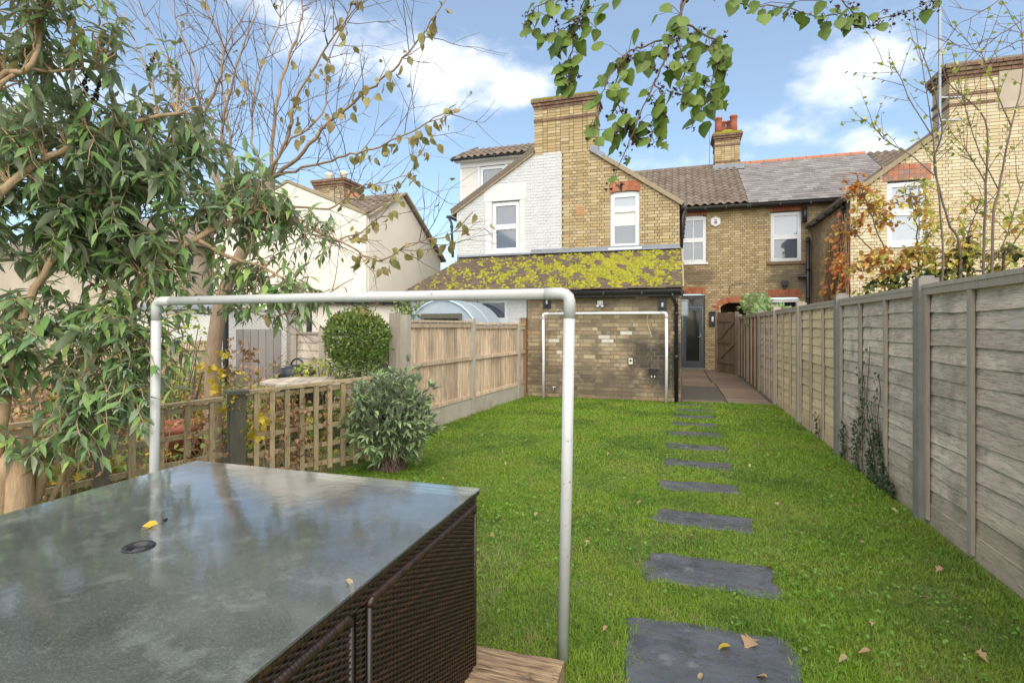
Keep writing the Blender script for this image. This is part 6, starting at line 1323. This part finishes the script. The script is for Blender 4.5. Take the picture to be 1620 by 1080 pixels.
# ---------------------------------------------------------------- grass
def lawn_left(y): return np.where(y < 3.3, -3.42, np.where(y < 4.6, -3.42+(y-3.3)*.42, -3.2+(y-5.8)*.083+.06))
def blades(n, y0, y1, hgt, wid, xa=None, xb=None):
    y = rng.uniform(y0, y1, n); x = rng.uniform(xa if xa is not None else -3.5, xb if xb is not None else 1.62, n); keep = x > lawn_left(y)
    for a, b_, c, d_, sk in STONES:
        jx = rng.normal(0, .018, n); jy = rng.normal(0, .015, n); wv = .020*np.sin(x*23+a*90)+.016*np.sin(y*31+c*70)+.01*np.sin(x*67+c*30)+.006; keep &= ~((x > a+.018+jx+wv) & (x < b_-.018+jx+wv) & (y-(x-a)*sk > c+.018+jy+wv*.6) & (y-(x-a)*sk < d_-.014+jy+wv*.6))
    keep &= ~((x < -.42) & (x > -1.92) & (y > 1.71) & (y < 1.965)); keep &= ~((x < -.74) & (y < 1.80))
    x, y = x[keep], y[keep]; n = len(x)
    lump = .5+.5*np.sin(x*3.1+1.3*np.sin(y*2.3))*np.sin(y*2.7+1.1*np.sin(x*1.9+.7)); fine = .5+.5*np.sin(x*17+2*np.sin(y*13))*np.sin(y*19+x*5)
    edge = np.exp(-(1.64-x)/.10)+np.exp(-(x-lawn_left(y))/.10); h = hgt*rng.uniform(.45, 1.25, n)*(.62+.45*lump+.38*fine)*(1+.7*edge)
    az = rng.uniform(0, 2*np.pi, n); lean = np.abs(rng.normal(0, .62, n))+.08; bend = rng.uniform(.2, 1.1, n); dx, dy = np.cos(az), np.sin(az)
    fa = az+np.pi/2+rng.normal(0, .5, n); wx, wy = np.cos(fa)*wid*.5, np.sin(fa)*wid*.5
    def at(t): an = lean+bend*t; return x+dx*h*t*np.sin(an*.8), y+dy*h*t*np.sin(an*.8), -.012+h*t*np.cos(an*.75)
    b0, m0, t0 = at(0.0), at(.55), at(1.0); V = np.empty((n, 5, 3))
    for q in range(3):
        w_ = (wx, wy, 0)[q]; V[:, 0, q] = b0[q]-w_; V[:, 1, q] = b0[q]+w_; V[:, 2, q] = m0[q]-np.multiply(w_, .75); V[:, 3, q] = m0[q]+np.multiply(w_, .75); V[:, 4, q] = t0[q]
    F_ = np.array([[0, 1, 3], [0, 3, 2], [2, 3, 4]])[None]+(np.arange(n)*5)[:, None, None]
    return V.reshape(-1, 3), F_.reshape(-1, 3)
sets = [blades(135000, 1.25, 3.1, .031, .0028, -.85, 1.62), blades(16000, 1.8, 3.1, .045, .005, -3.5, -.85), blades(180000, 3.1, 5.0, .030, .0036), blades(130000, 5.0, 7.4, .032, .0052), blades(95000, 7.4, 9.95, .036, .0075), blades(9000, 9.95, 10.25, .03, .007, .07, 1.6)]
sets[-1] = blades(2500, 9.9, 10.06, .04, .007, .07, 1.6)
Vs, Fs, n0 = [], [], 0
for V, F_ in sets: Vs.append(V); Fs.append(F_+n0); n0 += len(V)
go = put('grass', quadmesh('grass', np.concatenate(Vs), np.concatenate(Fs), m_grass)); go['kind'] = 'stuff'
wi = []
for _ in range(5200):
    y = 1.4+random.random()**1.5*5; x = random.uniform(-3.2, 1.6)
    if x < float(lawn_left(np.array([y]))[0])+.05 or (x < -.72 and y < 1.95) or any(a < x < b_ and c < y < d_ for a, b_, c, d_, _ in STONES): continue
    if math.sin(x*2.3+y)*math.sin(y*1.9-x) < random.uniform(-.6, .7): continue
    for _k in range(3): wi.append((Vector((x, y, random.uniform(.008, .026)))+rv(.012), rv(1)+Vector((0, 0, .25)), Vector((0, 0, 1))+rv(.35), random.uniform(.009, .022), None))
for o in leaves(None, wi, lset('round', m_lf_clover, 3, .1, .2)+lset('oval', m_lf_clover, 2, .2, .4), 0, rest='clover'): pass
